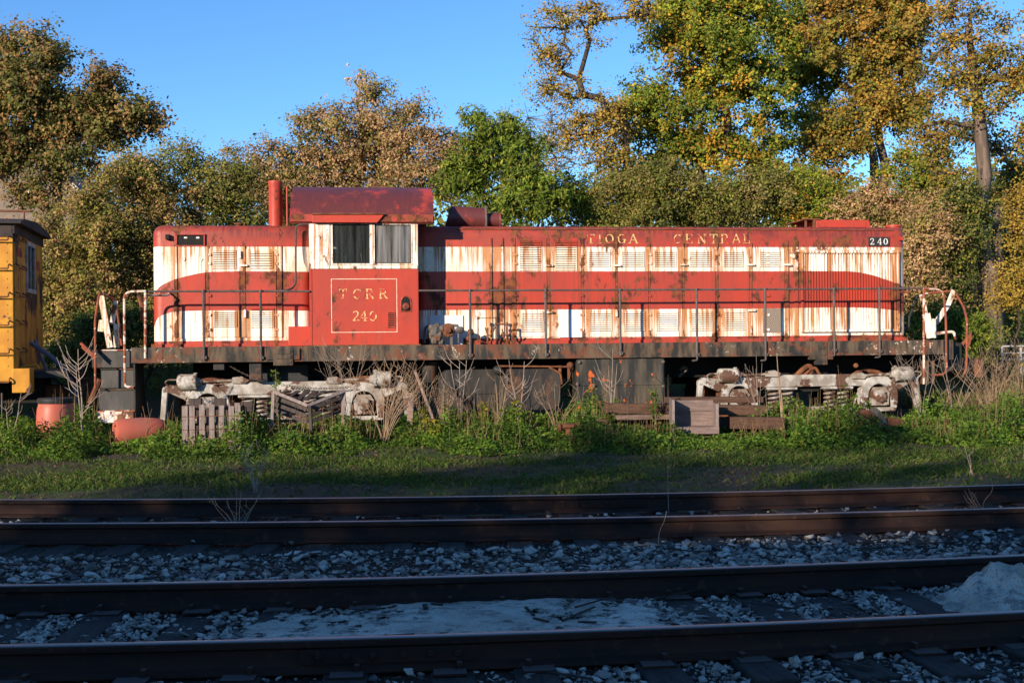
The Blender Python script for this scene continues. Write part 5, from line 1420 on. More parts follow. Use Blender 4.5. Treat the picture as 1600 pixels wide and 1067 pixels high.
# house on the left slope
M['siding'] = m_speckle('brown_siding', (.24, .19, .15), (.19, .15, .12), 4, rough=.85)
M['shingle'] = m_speckle('grey_shingles', (.16, .17, .18), (.12, .125, .13), 5, rough=.9)
M['trim_litpane'] = m_speckle('pale_trim_and_lit_pane', (.62, .60, .56), (.54, .52, .48), 4, rough=.6)
D = 52.0; hp = W(40, 300, D); hz0 = gz(hp.x, hp.y); hs = tag(empty('house', (hp.x, hp.y, hz0), R(8)), 'brown sided gabled house half hidden behind the big left tree', 'house')
ze = W(118, 296, D).z - hz0; za = W(60, 236, D).z - hz0; x0 = -3.0; x1 = (W(118, 292, D) - hp).x; xa = (W(58, 240, D) - hp).x
for k in range(int(ze / .28)):
    board('siding_board', M['siding'], hs, x0 + .1, x1 - .1, -.02 - .015 * 1, .02, k * .28, k * .28 + .274, bev=0)
B = MB(); B.prism([(x0 + .1, 0), (x1 - .1, 0), (x1 - .1, ze), (xa, za - .1), (x0 + .1, ze)], 0, 8.0); B.build('wall', M['siding'], hs)
B = MB(); ov = .35
for s, xe in ((-1, x0), (1, x1)):
    dxr = xe - xa; dz = ze - za
    B.prism([(xa, za), (xe + s * ov, ze + dz / dxr * s * ov), (xe + s * ov, ze + dz / dxr * s * ov + .16), (xa, za + .16)], -.45, 8.4)
rf = B.build('roof', M['shingle'], hs)
B = MB()
for s, xe in ((-1, x0), (1, x1)):
    dxr = xe - xa; dz = ze - za; B.prism([(xa, za - .06), (xe + s * ov, ze + dz / dxr * s * ov - .06), (xe + s * ov, ze + dz / dxr * s * ov + .18), (xa, za + .18)], -.50, -.452)
B.build('barge_board', M['trim_litpane'], rf)
wx0, wx1 = (W(31, 300, D) - hp).x, (W(46, 300, D) - hp).x; wz0_, wz1_ = W(40, 316, D).z - hz0, W(40, 292, D).z - hz0
wn_ = MB().box(wx0, wx1, -.06, -.036, wz0_, wz1_).build('window', M['trim_litpane'], hs)  # pane coloured pale to stand in for light on the glass
B = MB(); frame_ring(B, wx0, wx1, wz0_, wz1_, .07, -.10, -.03); B.box((wx0 + wx1) / 2 - .03, (wx0 + wx1) / 2 + .03, -.08, -.06, wz0_, wz1_); B.box(wx0, wx1, -.085, -.06, (wz0_ + wz1_) / 2 - .03, (wz0_ + wz1_) / 2 + .03); B.build('window_frame', M['siding'], wn_)
# pale roofed shed on the right slope
M['shed'] = m_speckle('pale_green_sheet_roof', (.34, .37, .32), (.29, .32, .28), 3, rough=.6)
D = 58.0; sp = W(1455, 340, D); sz = gz(sp.x, sp.y); sh = tag(empty('shed', (sp.x, sp.y, sz), R(-12)), 'pale green roofed shed glimpsed between the tree trunks at right', 'shed')
top = W(1390, 293, D).z - sz; low = W(1390, 352, D).z - sz; xl, xr = (W(1380, 320, D) - sp).x, (W(1530, 320, D) - sp).x
B = MB(); B.box(xl + .2, xr - .2, .6, 5, 0, low); B.build('wall', M['siding'], sh)
B = MB(); B.add([(xl, 0, low), (xr, 0, low - .2), (xr, 3.2, top - .9), (xl, 3.2, top), (xl, 3.2, low), (xr, 3.2, low - .2)], [(0, 1, 2, 3), (0, 3, 4), (1, 5, 2), (3, 2, 5, 4), (0, 4, 5, 1)]); rf = B.build('roof', M['shed'], sh)
for k in range(12):
    t = (k + .5) / 12; x = xl + (xr - xl) * t; zt_ = top - .9 * t; B = MB(); B.beam((x, -.0, low - .2 * t + .03), (x, 3.2, zt_ + .03), .05, .05); B.build('roof_seam', M['shed'], rf)

# ================================================================== trees
def unit(a): return a / np.maximum(1e-9, np.linalg.norm(a, axis=1, keepdims=True))
PAL = {   # albedo, weight
 'maple':  [((.085, .115, .014), 5), ((.13, .15, .016), 4), ((.21, .175, .02), 3), ((.27, .145, .02), 2), ((.05, .07, .012), 3)],
 'orange': [((.21, .11, .02), 4), ((.18, .115, .025), 4), ((.12, .115, .018), 5), ((.24, .16, .022), 2), ((.075, .075, .016), 4)],
 'olive':  [((.10, .105, .020), 4), ((.14, .13, .026), 4), ((.17, .125, .045), 2), ((.06, .072, .014), 3), ((.20, .14, .06), 1)],
 'brown':  [((.24, .145, .07), 5), ((.19, .115, .055), 4), ((.14, .13, .03), 4), ((.09, .092, .022), 2.5), ((.29, .19, .10), 2)],
 'tan':    [((.24, .15, .06), 4), ((.18, .11, .045), 3), ((.15, .14, .028), 5), ((.085, .09, .018), 3)],
 'green':  [((.065, .095, .011), 5), ((.09, .12, .014), 4), ((.045, .068, .01), 3), ((.15, .145, .022), 3)],
 'dark':   [((.065, .07, .018), 4), ((.10, .092, .022), 4), ((.18, .105, .04), 5), ((.045, .052, .014), 2.5)],
 'pale':   [((.22, .17, .075), 4), ((.17, .15, .05), 4), ((.26, .20, .10), 2)],
 'yellow': [((.24, .17, .025), 4), ((.20, .135, .025), 4), ((.12, .105, .02), 3), ((.26, .15, .03), 2)],
 'under':  [((.055, .075, .016), 4), ((.085, .10, .02), 4), ((.16, .14, .022), 2), ((.17, .10, .05), 2), ((.035, .05, .012), 3)],
}
LEAF_GAIN = 2.0; LEAF_N = 2.35; LEAF_S = .67
def leaf_quads(P, Nrm, size, aspect, rs, droop=0.0):
    """folded kite leaves at P facing Nrm"""
    n = len(P)
    rnd = rs.normal(size=(n, 3)); rnd[:, 2] -= droop
    t = unit(rnd - (rnd * Nrm).sum(1)[:, None] * Nrm); s = np.cross(Nrm, t)
    l = (size * rs.uniform(.55, 1.55, n))[:, None]; w = l * aspect
    lift = Nrm * l * rs.uniform(-.15, .25, (n, 1))
    a = P - t * l * .5; c = P + t * l * .5; b = P + s * w * .5 + lift; d = P - s * w * .5 + lift * .6
    V = np.stack([a, b, c, d], 1).reshape(-1, 3)
    return V, np.arange(4 * n).reshape(-1, 4)
def clump_leaves(C, Rad, n_each, size, aspect, rs, pal, flat=.75, droop=.3, shell=2.4, sunny=None):
    pal_c = np.array([p[0] for p in pal]); pw = np.array([p[1] for p in pal], float); pw /= pw.sum()
    Ps = []; Ns = []; Cs = []
    for c, r in zip(C, Rad):
        n = max(6, int(n_each * LEAF_N * (r / np.mean(Rad)) ** 2))
        K = 11; tw = unit(rs.normal(size=(K, 3)) + np.array((0, 0, .25))) * (r * rs.uniform(.55, 1.45, (K, 1))); tw[:, 2] *= flat
        w_i = rs.choice(K, n); q = rs.random((n, 1)) ** .62
        p = tw[w_i] * q + rs.normal(size=(n, 3)) * (.15 * r); p[:, 2] -= droop * .22 * r * q[:, 0] ** 2
        d = unit(p)
        Ps.append(c + p); Ns.append(unit(d * .7 + np.array((-.22, -.38, .5)) + rs.normal(size=(n, 3)) * .6))
        k = rs.choice(len(pal), n, p=pw); main = rs.choice(len(pal), p=pw); m = rs.random(n) < .45; k[m] = main
        Cs.append(pal_c[k] * rs.uniform(.7, 1.3, (n, 1)) * rs.uniform(.72, 1.25) * LEAF_GAIN)
    P = np.concatenate(Ps); Nn = np.concatenate(Ns); Cc = np.concatenate(Cs)
    V, Fq = leaf_quads(P, Nn, size * LEAF_S, aspect, rs, droop)
    return V, Fq, Cc
def skeleton(base, fork, clumps, rs, wig=.18):
    """nodes (pos, parent); every clump is reached by a branch"""
    pos = [np.array(base)]; par = [-1]
    base = np.array(base); fork = np.array(fork)
    n = 7
    for k in range(1, n + 1):
        t = k / n; p = base + (fork - base) * t + rs.normal(size=3) * np.array((wig, wig, .02)) * math.sin(math.pi * t) * np.linalg.norm(fork - base) * .12
        pos.append(p); par.append(k - 1)
    cand0 = n // 2
    order = np.argsort(np.linalg.norm(clumps - fork, axis=1))
    ends = []
    for i in order:
        c = clumps[i]; A = np.array(pos[cand0:]); d = c - A
        L_ = np.linalg.norm(d, axis=1); cost = L_ + np.maximum(0, -d[:, 2]) * 1.0 + np.abs(np.arange(len(A))) * 0
        j = int(np.argmin(cost)) + cand0; last = j; a = pos[j]; ln = np.linalg.norm(c - a)
        m = max(1, min(4, int(ln / .8)))
        for k in range(1, m + 1):
            t = k / m; p = a + (c - a) * t + (rs.normal(size=3) * .055 * ln * (0 if k == m else 1)); p[2] += .10 * ln * math.sin(math.pi * t) * -.5
            pos.append(p); par.append(last); last = len(pos) - 1
        ends.append(last)
    pos = np.array(pos); par = np.array(par); m0 = n
    while m0 > 2 and not (par == m0).any(): pos[m0] = pos[m0 - 1] + (pos[m0] - pos[m0 - 1]) * .02; m0 -= 1
    return pos, par, ends
def limbs_mesh(name, pos, par, mat, parent, tip, rtrunk, extra=None, sides=6, rs=None, limb=.55):
    n = len(pos); r = np.zeros(n)
    ch = [[] for _ in range(n)]
    for i in range(1, n): ch[par[i]].append(i)
    for i in range(n - 1, -1, -1):
        r[i] = (sum(r[c] ** 2.2 for c in ch[i]) ** (1 / 2.2)) if ch[i] else tip
    r = np.where(r > tip, tip + (r - tip) * (rtrunk - tip) / max(1e-6, r[0] - tip), tip)
    for i in range(1, min(8, n)): r[i] = max(tip, r[i] * (1 - .5 * i / 7))
    V = []; Fq = []; b = 0
    ang = np.linspace(0, 2 * math.pi, sides, endpoint=False)
    def seg(p0, p1, r0, r1):
        nonlocal b
        d = p1 - p0; l = np.linalg.norm(d)
        if l < 1e-5: return
        d = d / l; a = np.cross(d, (.31, .17, .93) if abs(d[2]) < .9 else (1, .1, .1)); a /= np.linalg.norm(a); c = np.cross(d, a)
        ring = np.cos(ang)[:, None] * a + np.sin(ang)[:, None] * c
        V.append(p0 - d * r0 * .3 + ring * r0); V.append(p1 + d * r1 * .3 + ring * r1)
        for k in range(sides): Fq.append((b + k, b + (k + 1) % sides, b + sides + (k + 1) % sides, b + sides + k))
        b += 2 * sides
    for i in range(1, n):
        q = par[i]; k_ = 1.0 if i <= 7 else limb; k_ = max(k_, min(1.0, tip / r[i])); seg(pos[q], pos[i], min(r[q], r[i] * 1.25) * k_ if i > 7 else r[q], r[i] * k_)
    if extra is not None:
        for p0, p1, rr in extra: seg(np.array(p0), np.array(p1), rr, rr * .5)
    if rs is not None:   # root flare
        pass
    return np_mesh(name, np.concatenate(V), Fq, mat, parent, smooth=True), r
def tree(name, label, cat, depth, base_px, lobes, pal, seed, leaf=.14, aspect=.7, per=150, clump=.75, nclump=60, trunk=.2, bark='bark', group=None,
         droop=.3, fork_t=.55, thin=0.0, depth_k=.8, flat=.75, fronds=False, base_z=None, fork_px=None, twigs=5, limb=.7):
    rs = np.random.default_rng(seed)
    bp = W(base_px[0], base_px[1], depth); g = gz(bp.x, bp.y)
    root = tag(empty(name, (bp.x, bp.y, g)), label, cat, group)
    o = np.array((bp.x, bp.y, g))
    C = []; Rd = []
    vol = [l[2] * l[3] * min(l[2], l[3]) ** .5 for l in lobes]; tot = sum(vol)
    for lb, vl in zip(lobes, vol):
        px, py, rx, ry = lb[:4]; dd = depth + (lb[4] if len(lb) > 4 else 0)
        c = np.array(W(px, py, dd)); Rx, Rz = rx / F * dd, ry / F * dd; Ry = depth_k * min(Rx, Rz * 1.3)
        n = max(4, int(nclump * vl / tot))
        for _ in range(n):
            d = rs.normal(size=3); d /= np.linalg.norm(d); q = rs.random() ** (1 / 2.6)
            if d[1] > .35: d[1] = -d[1] * .6          # keep most of the leaf on the near half
            p = c + d * q * np.array((Rx, Ry, Rz)) * .93
            C.append(p); Rd.append(clump * rs.uniform(.6, 1.25))
    C = np.array(C); Rd = np.array(Rd)
    gl = np.array([gz(p[0], p[1]) for p in C]); C[:, 2] = np.maximum(C[:, 2], gl + .2)
    cen = C.mean(0)
    if fork_px is not None: fork = np.array(W(fork_px[0], fork_px[1], depth))
    else: fork = o + (np.array((cen[0], cen[1], max(cen[2], g + 1))) - o) * fork_t
    pos, par, ends = skeleton(o - np.array((0, 0, .25)), fork, C, rs)
    extra = []
    for c, r in zip(C, Rd):
        for _ in range(twigs):
            d = rs.normal(size=3); d /= np.linalg.norm(d); extra.append((c, c + d * r * rs.uniform(.5, 1.0) * np.array((1, 1, flat)), .009 if depth < 33 else .012))
    tr, _ = limbs_mesh('trunk', pos - o, par, M[bark], root, .016 if depth < 33 else .026, trunk, [(a - o, b - o, q) for a, b, q in extra], rs=rs, limb=limb)
    if fronds:
        Vs = []; Cs = []; pal_c = np.array([p[0] for p in PAL[pal]]); pw = np.array([p[1] for p in PAL[pal]], float); pw /= pw.sum()
        Ps = []; Ns = []; Ts = []; Ls = []
        for c, r in zip(C, Rd):
            col = pal_c[rs.choice(len(pal_c), p=pw)]
            for _ in range(per):
                d = rs.normal(size=3); d[2] = abs(d[2]) * .6 + .1; d /= np.linalg.norm(d)
                st = c + d * r * rs.uniform(.1, .7) * np.array((1, 1, flat)); ln = leaf * rs.uniform(3.0, 5.5); dirn = d * np.array((1, 1, .6)); dirn /= np.linalg.norm(dirn)
                sd_ = np.cross(dirn, (0, 0, 1)); sd_ /= np.linalg.norm(sd_) + 1e-9
                fc = (col if rs.random() < .5 else pal_c[rs.choice(len(pal_c), p=pw)]) * rs.uniform(.8, 1.2)
                for k in range(7):
                    t = (k + .6) / 7; p = st + dirn * ln * t - np.array((0, 0, 1)) * ln * .30 * t * t
                    for s in (-1, 1):
                        l = leaf * (1.15 - .5 * abs(t - .45)); tip = p + sd_ * s * l + dirn * l * .45 - np.array((0, 0, 1)) * l * .25
                        w_ = dirn * l * .26 + np.array((0, 0, 1)) * l * .08
                        Vs.append((p, (p + tip) / 2 + w_, tip, (p + tip) / 2 - w_)); Cs.append(fc * 1.6)
        V = np.array(Vs).reshape(-1, 3) - o; Fq = np.arange(len(V)).reshape(-1, 4)
        np_mesh('crown', V, Fq, M['leaf'], root, np.array(Cs))
    else:
        V, Fq, Cc = clump_leaves(C, Rd, per, leaf, aspect, rs, PAL[pal], flat, droop)
        if thin: 
            keep = rs.random(len(Fq)) > thin; V = V.reshape(-1, 4, 3)[keep].reshape(-1, 3); Fq = np.arange(len(V)).reshape(-1, 4); Cc = Cc[keep]
        np_mesh('crown', V - o, Fq, M['leaf'], root, Cc)
    return root

BT = 'big trees standing on the slope'; BS = 'bushes on the slope behind the engine'
tree('broadleaf_tree', 'large dark olive tree at far left, its crown against the sky', 'tree', 44, (95, 360),
     [(60, 150, 100, 88), (165, 165, 70, 75), (0, 225, 95, 60), (120, 225, 85, 55), (215, 190, 42, 40), (40, 90, 60, 35), (-60, 180, 80, 100), (50, 300, 75, 26)], 'dark', 1, .20, .6, 190, .95, 150, .34, 'darkbark', BT, fork_px=(90, 285))
tree('shrub', 'tall brown shrub right behind the caboose', 'shrub', 28.5, (120, 540), [(120, 400, 75, 95), (100, 480, 70, 60), (165, 340, 60, 80)], 'tan', 2, .10, .6, 170, .55, 105, .07, 'darkbark', BS)
tree('shrub', 'tall tan shrub rising behind the left end platform', 'shrub', 29.5, (235, 540), [(235, 330, 70, 95), (225, 270, 50, 50), (250, 420, 70, 90), (205, 480, 60, 60)], 'tan', 3, .10, .6, 170, .55, 115, .07, 'darkbark', BS)
tree('shrub', 'olive brown shrub rising left of the red exhaust stack', 'shrub', 30.5, (340, 540), [(330, 320, 60, 70), (300, 270, 40, 45), (370, 310, 40, 55), (320, 400, 80, 60)], 'olive', 4, .10, .6, 150, .55, 85, .07, 'darkbark', BS)
tree('sapling', 'small distant rusty-topped tree in the gap of sky', 'tree', 62, (365, 330), [(365, 234, 24, 17), (365, 265, 26, 22)], 'yellow', 5, .16, .6, 34, .7, 22, .09, 'bark', BT)
tree('broadleaf_tree', 'brown-leaved tree left of the tallest middle tree', 'tree', 34.5, (480, 400), [(490, 225, 55, 60), (440, 270, 60, 60), (495, 310, 80, 55), (400, 290, 45, 45)], 'brown', 6, .12, .55, 120, .62, 85, .12, 'darkbark', BT, droop=1.0)
tree('broadleaf_tree', 'tallest tree of the middle, brown leaves with a greenish pointed top', 'tree', 35, (575, 400), [(580, 145, 34, 38), (570, 200, 60, 45), (560, 270, 70, 60), (600, 240, 50, 50)], 'brown', 7, .12, .55, 120, .62, 85, .14, 'darkbark', BT, droop=1.0)
tree('broadleaf_tree', 'brown-leaved tree leaning right behind the cab roof', 'tree', 34, (650, 400), [(640, 195, 40, 42), (665, 250, 60, 60), (620, 300, 60, 45), (705, 260, 40, 50)], 'brown', 8, .12, .55, 120, .60, 75, .12, 'darkbark', BT, droop=1.0)
tree('frond_tree', 'bright green tree with long feathery leaves above the intake scoop', 'tree', 29.5, (770, 380), [(755, 225, 40, 40), (715, 285, 42, 38), (815, 250, 42, 45), (740, 185, 20, 18), (865, 310, 40, 32), (790, 320, 80, 30), (800, 200, 22, 22)], 'green', 9, .17, .32, 105, .46, 105, .07, 'bark', BT, droop=.9, fork_px=(775, 335))
tree('thin_tree', 'pale thinly leaved tree behind the bright green one', 'tree', 42, (840, 380), [(820, 205, 75, 40), (860, 250, 45, 60), (880, 210, 30, 40)], 'pale', 10, .13, .5, 26, .8, 60, .08, 'bark', BT, twigs=9)
tree('shrub', 'yellowish olive shrub right of the bright green tree', 'shrub', 31, (900, 420), [(895, 315, 50, 45), (930, 330, 40, 35)], 'maple', 11, .09, .6, 130, .5, 40, .06, 'darkbark', BS)
tree('broadleaf_tree', 'tall slender tree with sparse yellow leaves left of the maples', 'tree', 36, (985, 360), [(865, 60, 42, 52), (880, 145, 45, 40), (920, 30, 35, 40), (940, 190, 45, 60), (950, 260, 38, 45), (900, 220, 30, 45), (1000, 20, 50, 30)], 'yellow', 12, .12, .6, 60, .62, 95, .20, 'darkbark', BT, fork_px=(974, 170), twigs=8)
tree('maple_tree', 'broad green and yellow maple in the middle of the tall trees', 'tree', 38, (1092, 350), [(1080, 70, 105, 80), (1050, 190, 90, 75), (1160, 150, 80, 90), (1190, 260, 80, 50), (1020, 270, 60, 40), (1130, 20, 110, 60), (1120, 240, 60, 40)], 'maple', 13, .135, .85, 300, .74, 125, .26, 'bark', BT, fork_px=(1092, 235))
tree('maple_tree', 'orange maple right of the green one, pale limbs showing', 'tree', 40, (1395, 330), [(1330, 90, 80, 75), (1360, 190, 80, 60), (1290, 230, 70, 45), (1400, 60, 70, 70), (1340, 20, 100, 50), (1420, 140, 50, 60), (1290, 275, 50, 30)], 'orange', 14, .135, .85, 250, .74, 105, .24, 'bark', BT, fork_px=(1372, 190))
tree('maple_tree', 'green leaved maple trunk rising behind the orange one', 'tree', 43, (1360, 330), [(1260, 110, 60, 70), (1250, 40, 60, 60), (1270, 190, 45, 40)], 'maple', 15, .135, .85, 250, .85, 50, .22, 'bark', BT, fork_px=(1358, 110))
tree('broadleaf_tree', 'tall thick-trunked tree with thin orange crown at the right edge', 'tree', 31, (1562, 500), [(1480, 110, 55, 60), (1540, 130, 60, 70), (1500, 40, 60, 50), (1590, 90, 50, 80), (1460, 210, 45, 50), (1490, 270, 40, 30), (1610, 200, 40, 60)], 'orange', 16, .11, .75, 60, .60, 105, .27, 'bark', BT, fork_px=(1512, 40), twigs=9)
tree('broadleaf_tree', 'dark slim tree just behind the thick right-hand trunk', 'tree', 36, (1520, 480), [(1590, 270, 50, 60), (1610, 340, 40, 60), (1560, 240, 30, 40), (1500, 200, 40, 40)], 'dark', 17, .13, .6, 60, .65, 45, .17, 'darkbark', BT, fork_px=(1522, 300))
tree('broadleaf_tree', 'green and gold tree filling the gap left of the thick right trunk', 'tree', 38, (1450, 400), [(1440, 270, 55, 45), (1490, 330, 45, 45), (1420, 320, 40, 35)], 'maple', 41, .13, .75, 130, .65, 55, .13, 'bark', BT, fork_px=(1455, 290))
tree('broadleaf_tree', 'leafy green tree at the right edge behind the dead trunk', 'tree', 35, (1590, 480), [(1590, 310, 45, 60), (1600, 400, 40, 50), (1540, 380, 35, 50)], 'under', 42, .12, .7, 130, .6, 60, .11, 'bark', BT, fork_px=(1585, 330))
tree('shrub', 'olive shrub behind the middle of the long hood', 'shrub', 30.5, (1010, 420), [(1000, 310, 70, 45), (960, 335, 50, 30), (1050, 290, 55, 40)], 'olive', 18, .095, .6, 150, .5, 75, .06, 'darkbark', BS)
tree('shrub', 'wide olive shrub behind the painted railroad name', 'shrub', 31, (1120, 420), [(1130, 315, 75, 42), (1090, 335, 50, 30), (1180, 300, 60, 38)], 'olive', 19, .095, .6, 150, .5, 75, .06, 'darkbark', BS)
tree('shrub', 'green olive shrub left of the radiator hatch', 'shrub', 31.5, (1240, 420), [(1240, 310, 65, 42), (1290, 325, 50, 35)], 'maple', 20, .095, .6, 150, .5, 60, .06, 'darkbark', BS)
tree('shrub', 'brown leaved shrub behind the radiator hatch', 'shrub', 31, (1350, 420), [(1350, 330, 55, 40), (1400, 340, 40, 40)], 'brown', 21, .095, .6, 140, .5, 50, .06, 'darkbark', BS)
tree('shrub', 'brown and green shrub just right of the hood end', 'shrub', 29.5, (1440, 520), [(1440, 400, 38, 60), (1430, 470, 35, 50), (1455, 340, 35, 40)], 'brown', 22, .095, .6, 120, .5, 62, .06, 'darkbark', BS)
tree('shrub', 'dark green shrub left of the thick trunk', 'shrub', 30.5, (1490, 520), [(1490, 380, 40, 55), (1480, 450, 35, 50), (1500, 320, 35, 40)], 'under', 23, .095, .65, 130, .5, 66, .06, 'darkbark', BS)
tree('shrub', 'yellow-green brush around the foot of the thick trunk', 'shrub', 28.6, (1585, 540), [(1595, 420, 35, 60), (1570, 455, 28, 30), (1610, 330, 40, 60)], 'yellow', 24, .085, .7, 90, .45, 55, .04, 'darkbark', BS)
tree('sumac', 'low feathery green sumac behind the right end platform', 'shrub', 27.3, (1480, 560), [(1470, 500, 40, 30), (1520, 525, 40, 30), (1440, 500, 25, 35), (1500, 555, 40, 20)], 'green', 25, .13, .30, 90, .42, 48, .04, 'darkbark', BS, droop=.8)
tree('shrub', 'green shrub low behind the left steps', 'shrub', 26.6, (150, 580), [(150, 530, 45, 40), (210, 520, 35, 50), (110, 560, 40, 30)], 'under', 26, .085, .65, 130, .45, 52, .04, 'darkbark', BS)
# bare snag beside the thick trunk
D = 31.6; sp = W(1562, 470, D); sz = gz(sp.x, sp.y); sn = tag(empty('dead_tree', (sp.x, sp.y, sz)), 'bare broken grey trunk just right of the thick tree', 'tree')
q = [W(x, y, D) - Vector((sp.x, sp.y, sz)) for x, y in ((1562, 480), (1561, 420), (1557, 360), (1558, 322))]; q[0].z = -.2
MB().tube(q, [.13, .12, .10, .07], 9).build('trunk', M['bark'], sn, smooth=True)
B = MB()
for a, b, c in (((1558, 330), (1545, 312), (1530, 305)), ((1559, 345), (1568, 320), (1572, 300)), ((1560, 390), (1568, 372), (1570, 385))):
    B.tube([W(*a, D) - Vector((sp.x, sp.y, sz)), W(*b, D) - Vector((sp.x, sp.y, sz)), W(*c, D) - Vector((sp.x, sp.y, sz))], [.035, .02, .01], 5)
B.build('branch', M['bark'], sn, smooth=True)

# low growth that closes the slope behind (one mass)
rs = np.random.default_rng(77)
C = []; Rd = []
for _ in range(520):
    x = rs.uniform(-17, 17); y = rs.uniform(26.5, 38) + .1 * x
    C.append((x, y, gz(x, y) + rs.uniform(.2, 1.3))); Rd.append(rs.uniform(.5, .95))
V, Fq, Cc = clump_leaves(np.array(C), np.array(Rd), 78, .115, .65, rs, PAL['under'], .75)
tag(np_mesh('undergrowth', V, Fq, M['leaf'], None, Cc), 'dense leafy undergrowth covering the slope behind the engine', 'undergrowth', kind='stuff')
# distant wood beyond the slope
C = []; Rd = []
for _ in range(260):
    x = rs.uniform(-45, 48); y = rs.uniform(60, 80); C.append((x, y, gz(0, y) + rs.uniform(.5, 6.0))); Rd.append(rs.uniform(1.5, 2.8))
V, Fq, Cc = clump_leaves(np.array(C), np.array(Rd), 75, .52, .7, rs, PAL['olive'], .8)
tag(np_mesh('far_wood', V, Fq, M['leaf'], None, Cc), 'distant wood beyond the slope, seen through gaps', 'wood', kind='stuff')

# ------------------------------------------------------------------ weeds along the engine
rs = np.random.default_rng(5)
def weed_h(x, y):
    """height of the weed mat, by place"""
    px = 800 + x / y * F
    front = 16.7 + .10 * math.sin(px * .013) + .22 * math.sin(px * .031 + 1) + .7 * mnoise.noise(Vector((x * .9, 1.0, 4.4))) + .5 * mnoise.noise(Vector((x * 2.9, y, 9.4)))
    if px > 1230: front += .3 * sstep(1230, 1400, px)
    if 560 < px < 700: front += .75 * math.sin((px - 560) / 140 * math.pi)
    f = sstep(front - .15, front + .55, y) * sstep(22.2, 20.6, y)
    h = (.36 + .10 * math.sin(px * .021) + .09 * math.sin(px * .047 + 2)) * max(.12, .95 + 1.05 * mnoise.noise(Vector((x * 1.15, y * 1.15, 3.3))) + .5 * mnoise.noise(Vector((x * 3.3, y * 3.3, 8.1))))
    if 1230 < px < 1480: h += .03
    if px < 260: h -= .05
    if 590 < px < 690: h *= .55
    if 930 < px < 1235 and y < 18.9: h *= .50
    return max(0.0, h) * f
P_ = []; N_ = []; Cw = []
PW = np.array([(.065, .125, .013), (.095, .16, .018), (.042, .085, .011), (.13, .18, .022), (.16, .17, .03), (.035, .065, .013)])
while len(P_) < 160000:
    n = 4000
    X = rs.uniform(-9.8, 10.2, n); Y = rs.uniform(16.1, 21.6, n)
    for x, y in zip(X, Y):
        if rs.random() > .85: continue
        h = weed_h(x, y)
        if h < .04: continue
        # clumpy mounds
        m = .72 + .42 * math.sin(x * 5.1 + 2 * math.sin(y * 3.3)) * math.sin(y * 6.1 + 1.7 * math.sin(x * 2.3))
        t = rs.random() ** .55
        P_.append((x, y, gz(x, y) + h * m * t)); 
        N_.append((rs.normal() * .5, -.25 + rs.normal() * .5, .75 + .3 * rs.normal()))
        c = PW[min(5, int(abs(rs.normal()) * 2.1))] * rs.uniform(.75, 1.25) * (1.25 + .55 * math.sin(x * 2.3 + 3 * math.sin(x * .7)) * math.sin(y * 4 + x)); Cw.append(c)
P_ = np.array(P_[:160000]); N_ = unit(np.array(N_[:160000])); Cw = np.array(Cw[:160000])
V, Fq = leaf_quads(P_, N_, .052, .62, rs, .2)
tag(np_mesh('weeds', V, Fq, M['leaf'], None, Cw), 'thick green leafy weeds growing along the foot of the engine', 'weeds', kind='stuff')
# short grass in front, thin over dirt
n = 130000
X = rs.uniform(-9.5, 9.8, n); Y = rs.uniform(12.5, 18.2, n) + .05 * X
keep = np.array([rs.random() < max(.05, .50 + 1.3 * mnoise.noise(Vector((x * .55, y * 1.1, .7))) + .6 * mnoise.noise(Vector((x * 2.2, y * 3.0, 5.7))) - .7 * sstep(13.9, 12.6, y + .5 * mnoise.noise(Vector((x, 0, 0))))) for x, y in zip(X, Y)])
X, Y = X[keep], Y[keep]; n = len(X)
Z = np.array([gz(x, y) for x, y in zip(X, Y)])
a = rs.uniform(0, 6.28, n); w = rs.uniform(.004, .009, n); h = rs.uniform(.02, .075, n); lean = rs.normal(size=(n, 2)) * .035
Bs = np.stack([X, Y, Z], 1); side = np.stack([np.cos(a) * w, np.sin(a) * w, np.zeros(n)], 1)
tipv = Bs + np.stack([lean[:, 0], lean[:, 1], h], 1); mid = Bs + np.stack([lean[:, 0] * .35, lean[:, 1] * .35, h * .6], 1)
V = np.stack([Bs - side, Bs + side, mid + side * .8, tipv], 1).reshape(-1, 3); Fq = np.arange(4 * n).reshape(-1, 4)
gcol = np.array([(.07, .125, .02), (.10, .15, .025), (.05, .09, .016), (.19, .15, .07), (.13, .14, .03)])[rs.choice(5, n, p=[.36, .28, .2, .08, .08])] * rs.uniform(.7, 1.25, (n, 1))
tag(np_mesh('grass', V, Fq, M['leaf'], None, gcol), 'short patchy grass between the far track and the weeds', 'grass', kind='stuff')
# fallen leaves and clover on the dirt
n = 6000; X = rs.uniform(-9.5, 9.8, n); Y = rs.uniform(12.2, 17.6, n)
Pp = np.array([(x, y, gz(x, y) + .012) for x, y in zip(X, Y)]); Nn = unit(rs.normal(size=(n, 3)) * .3 + np.array((0, 0, 1)))
V, Fq = leaf_quads(Pp, Nn, .05, .7, rs); lc = np.array([(.20, .13, .06), (.28, .19, .10), (.12, .08, .04), (.06, .11, .02)])[rs.choice(4, n, p=[.25, .15, .2, .4])]
tag(np_mesh('leaf_litter', V, Fq, M['leaf'], None, lc), 'fallen leaves and clover scattered on the dirt', 'leaf litter', kind='stuff')

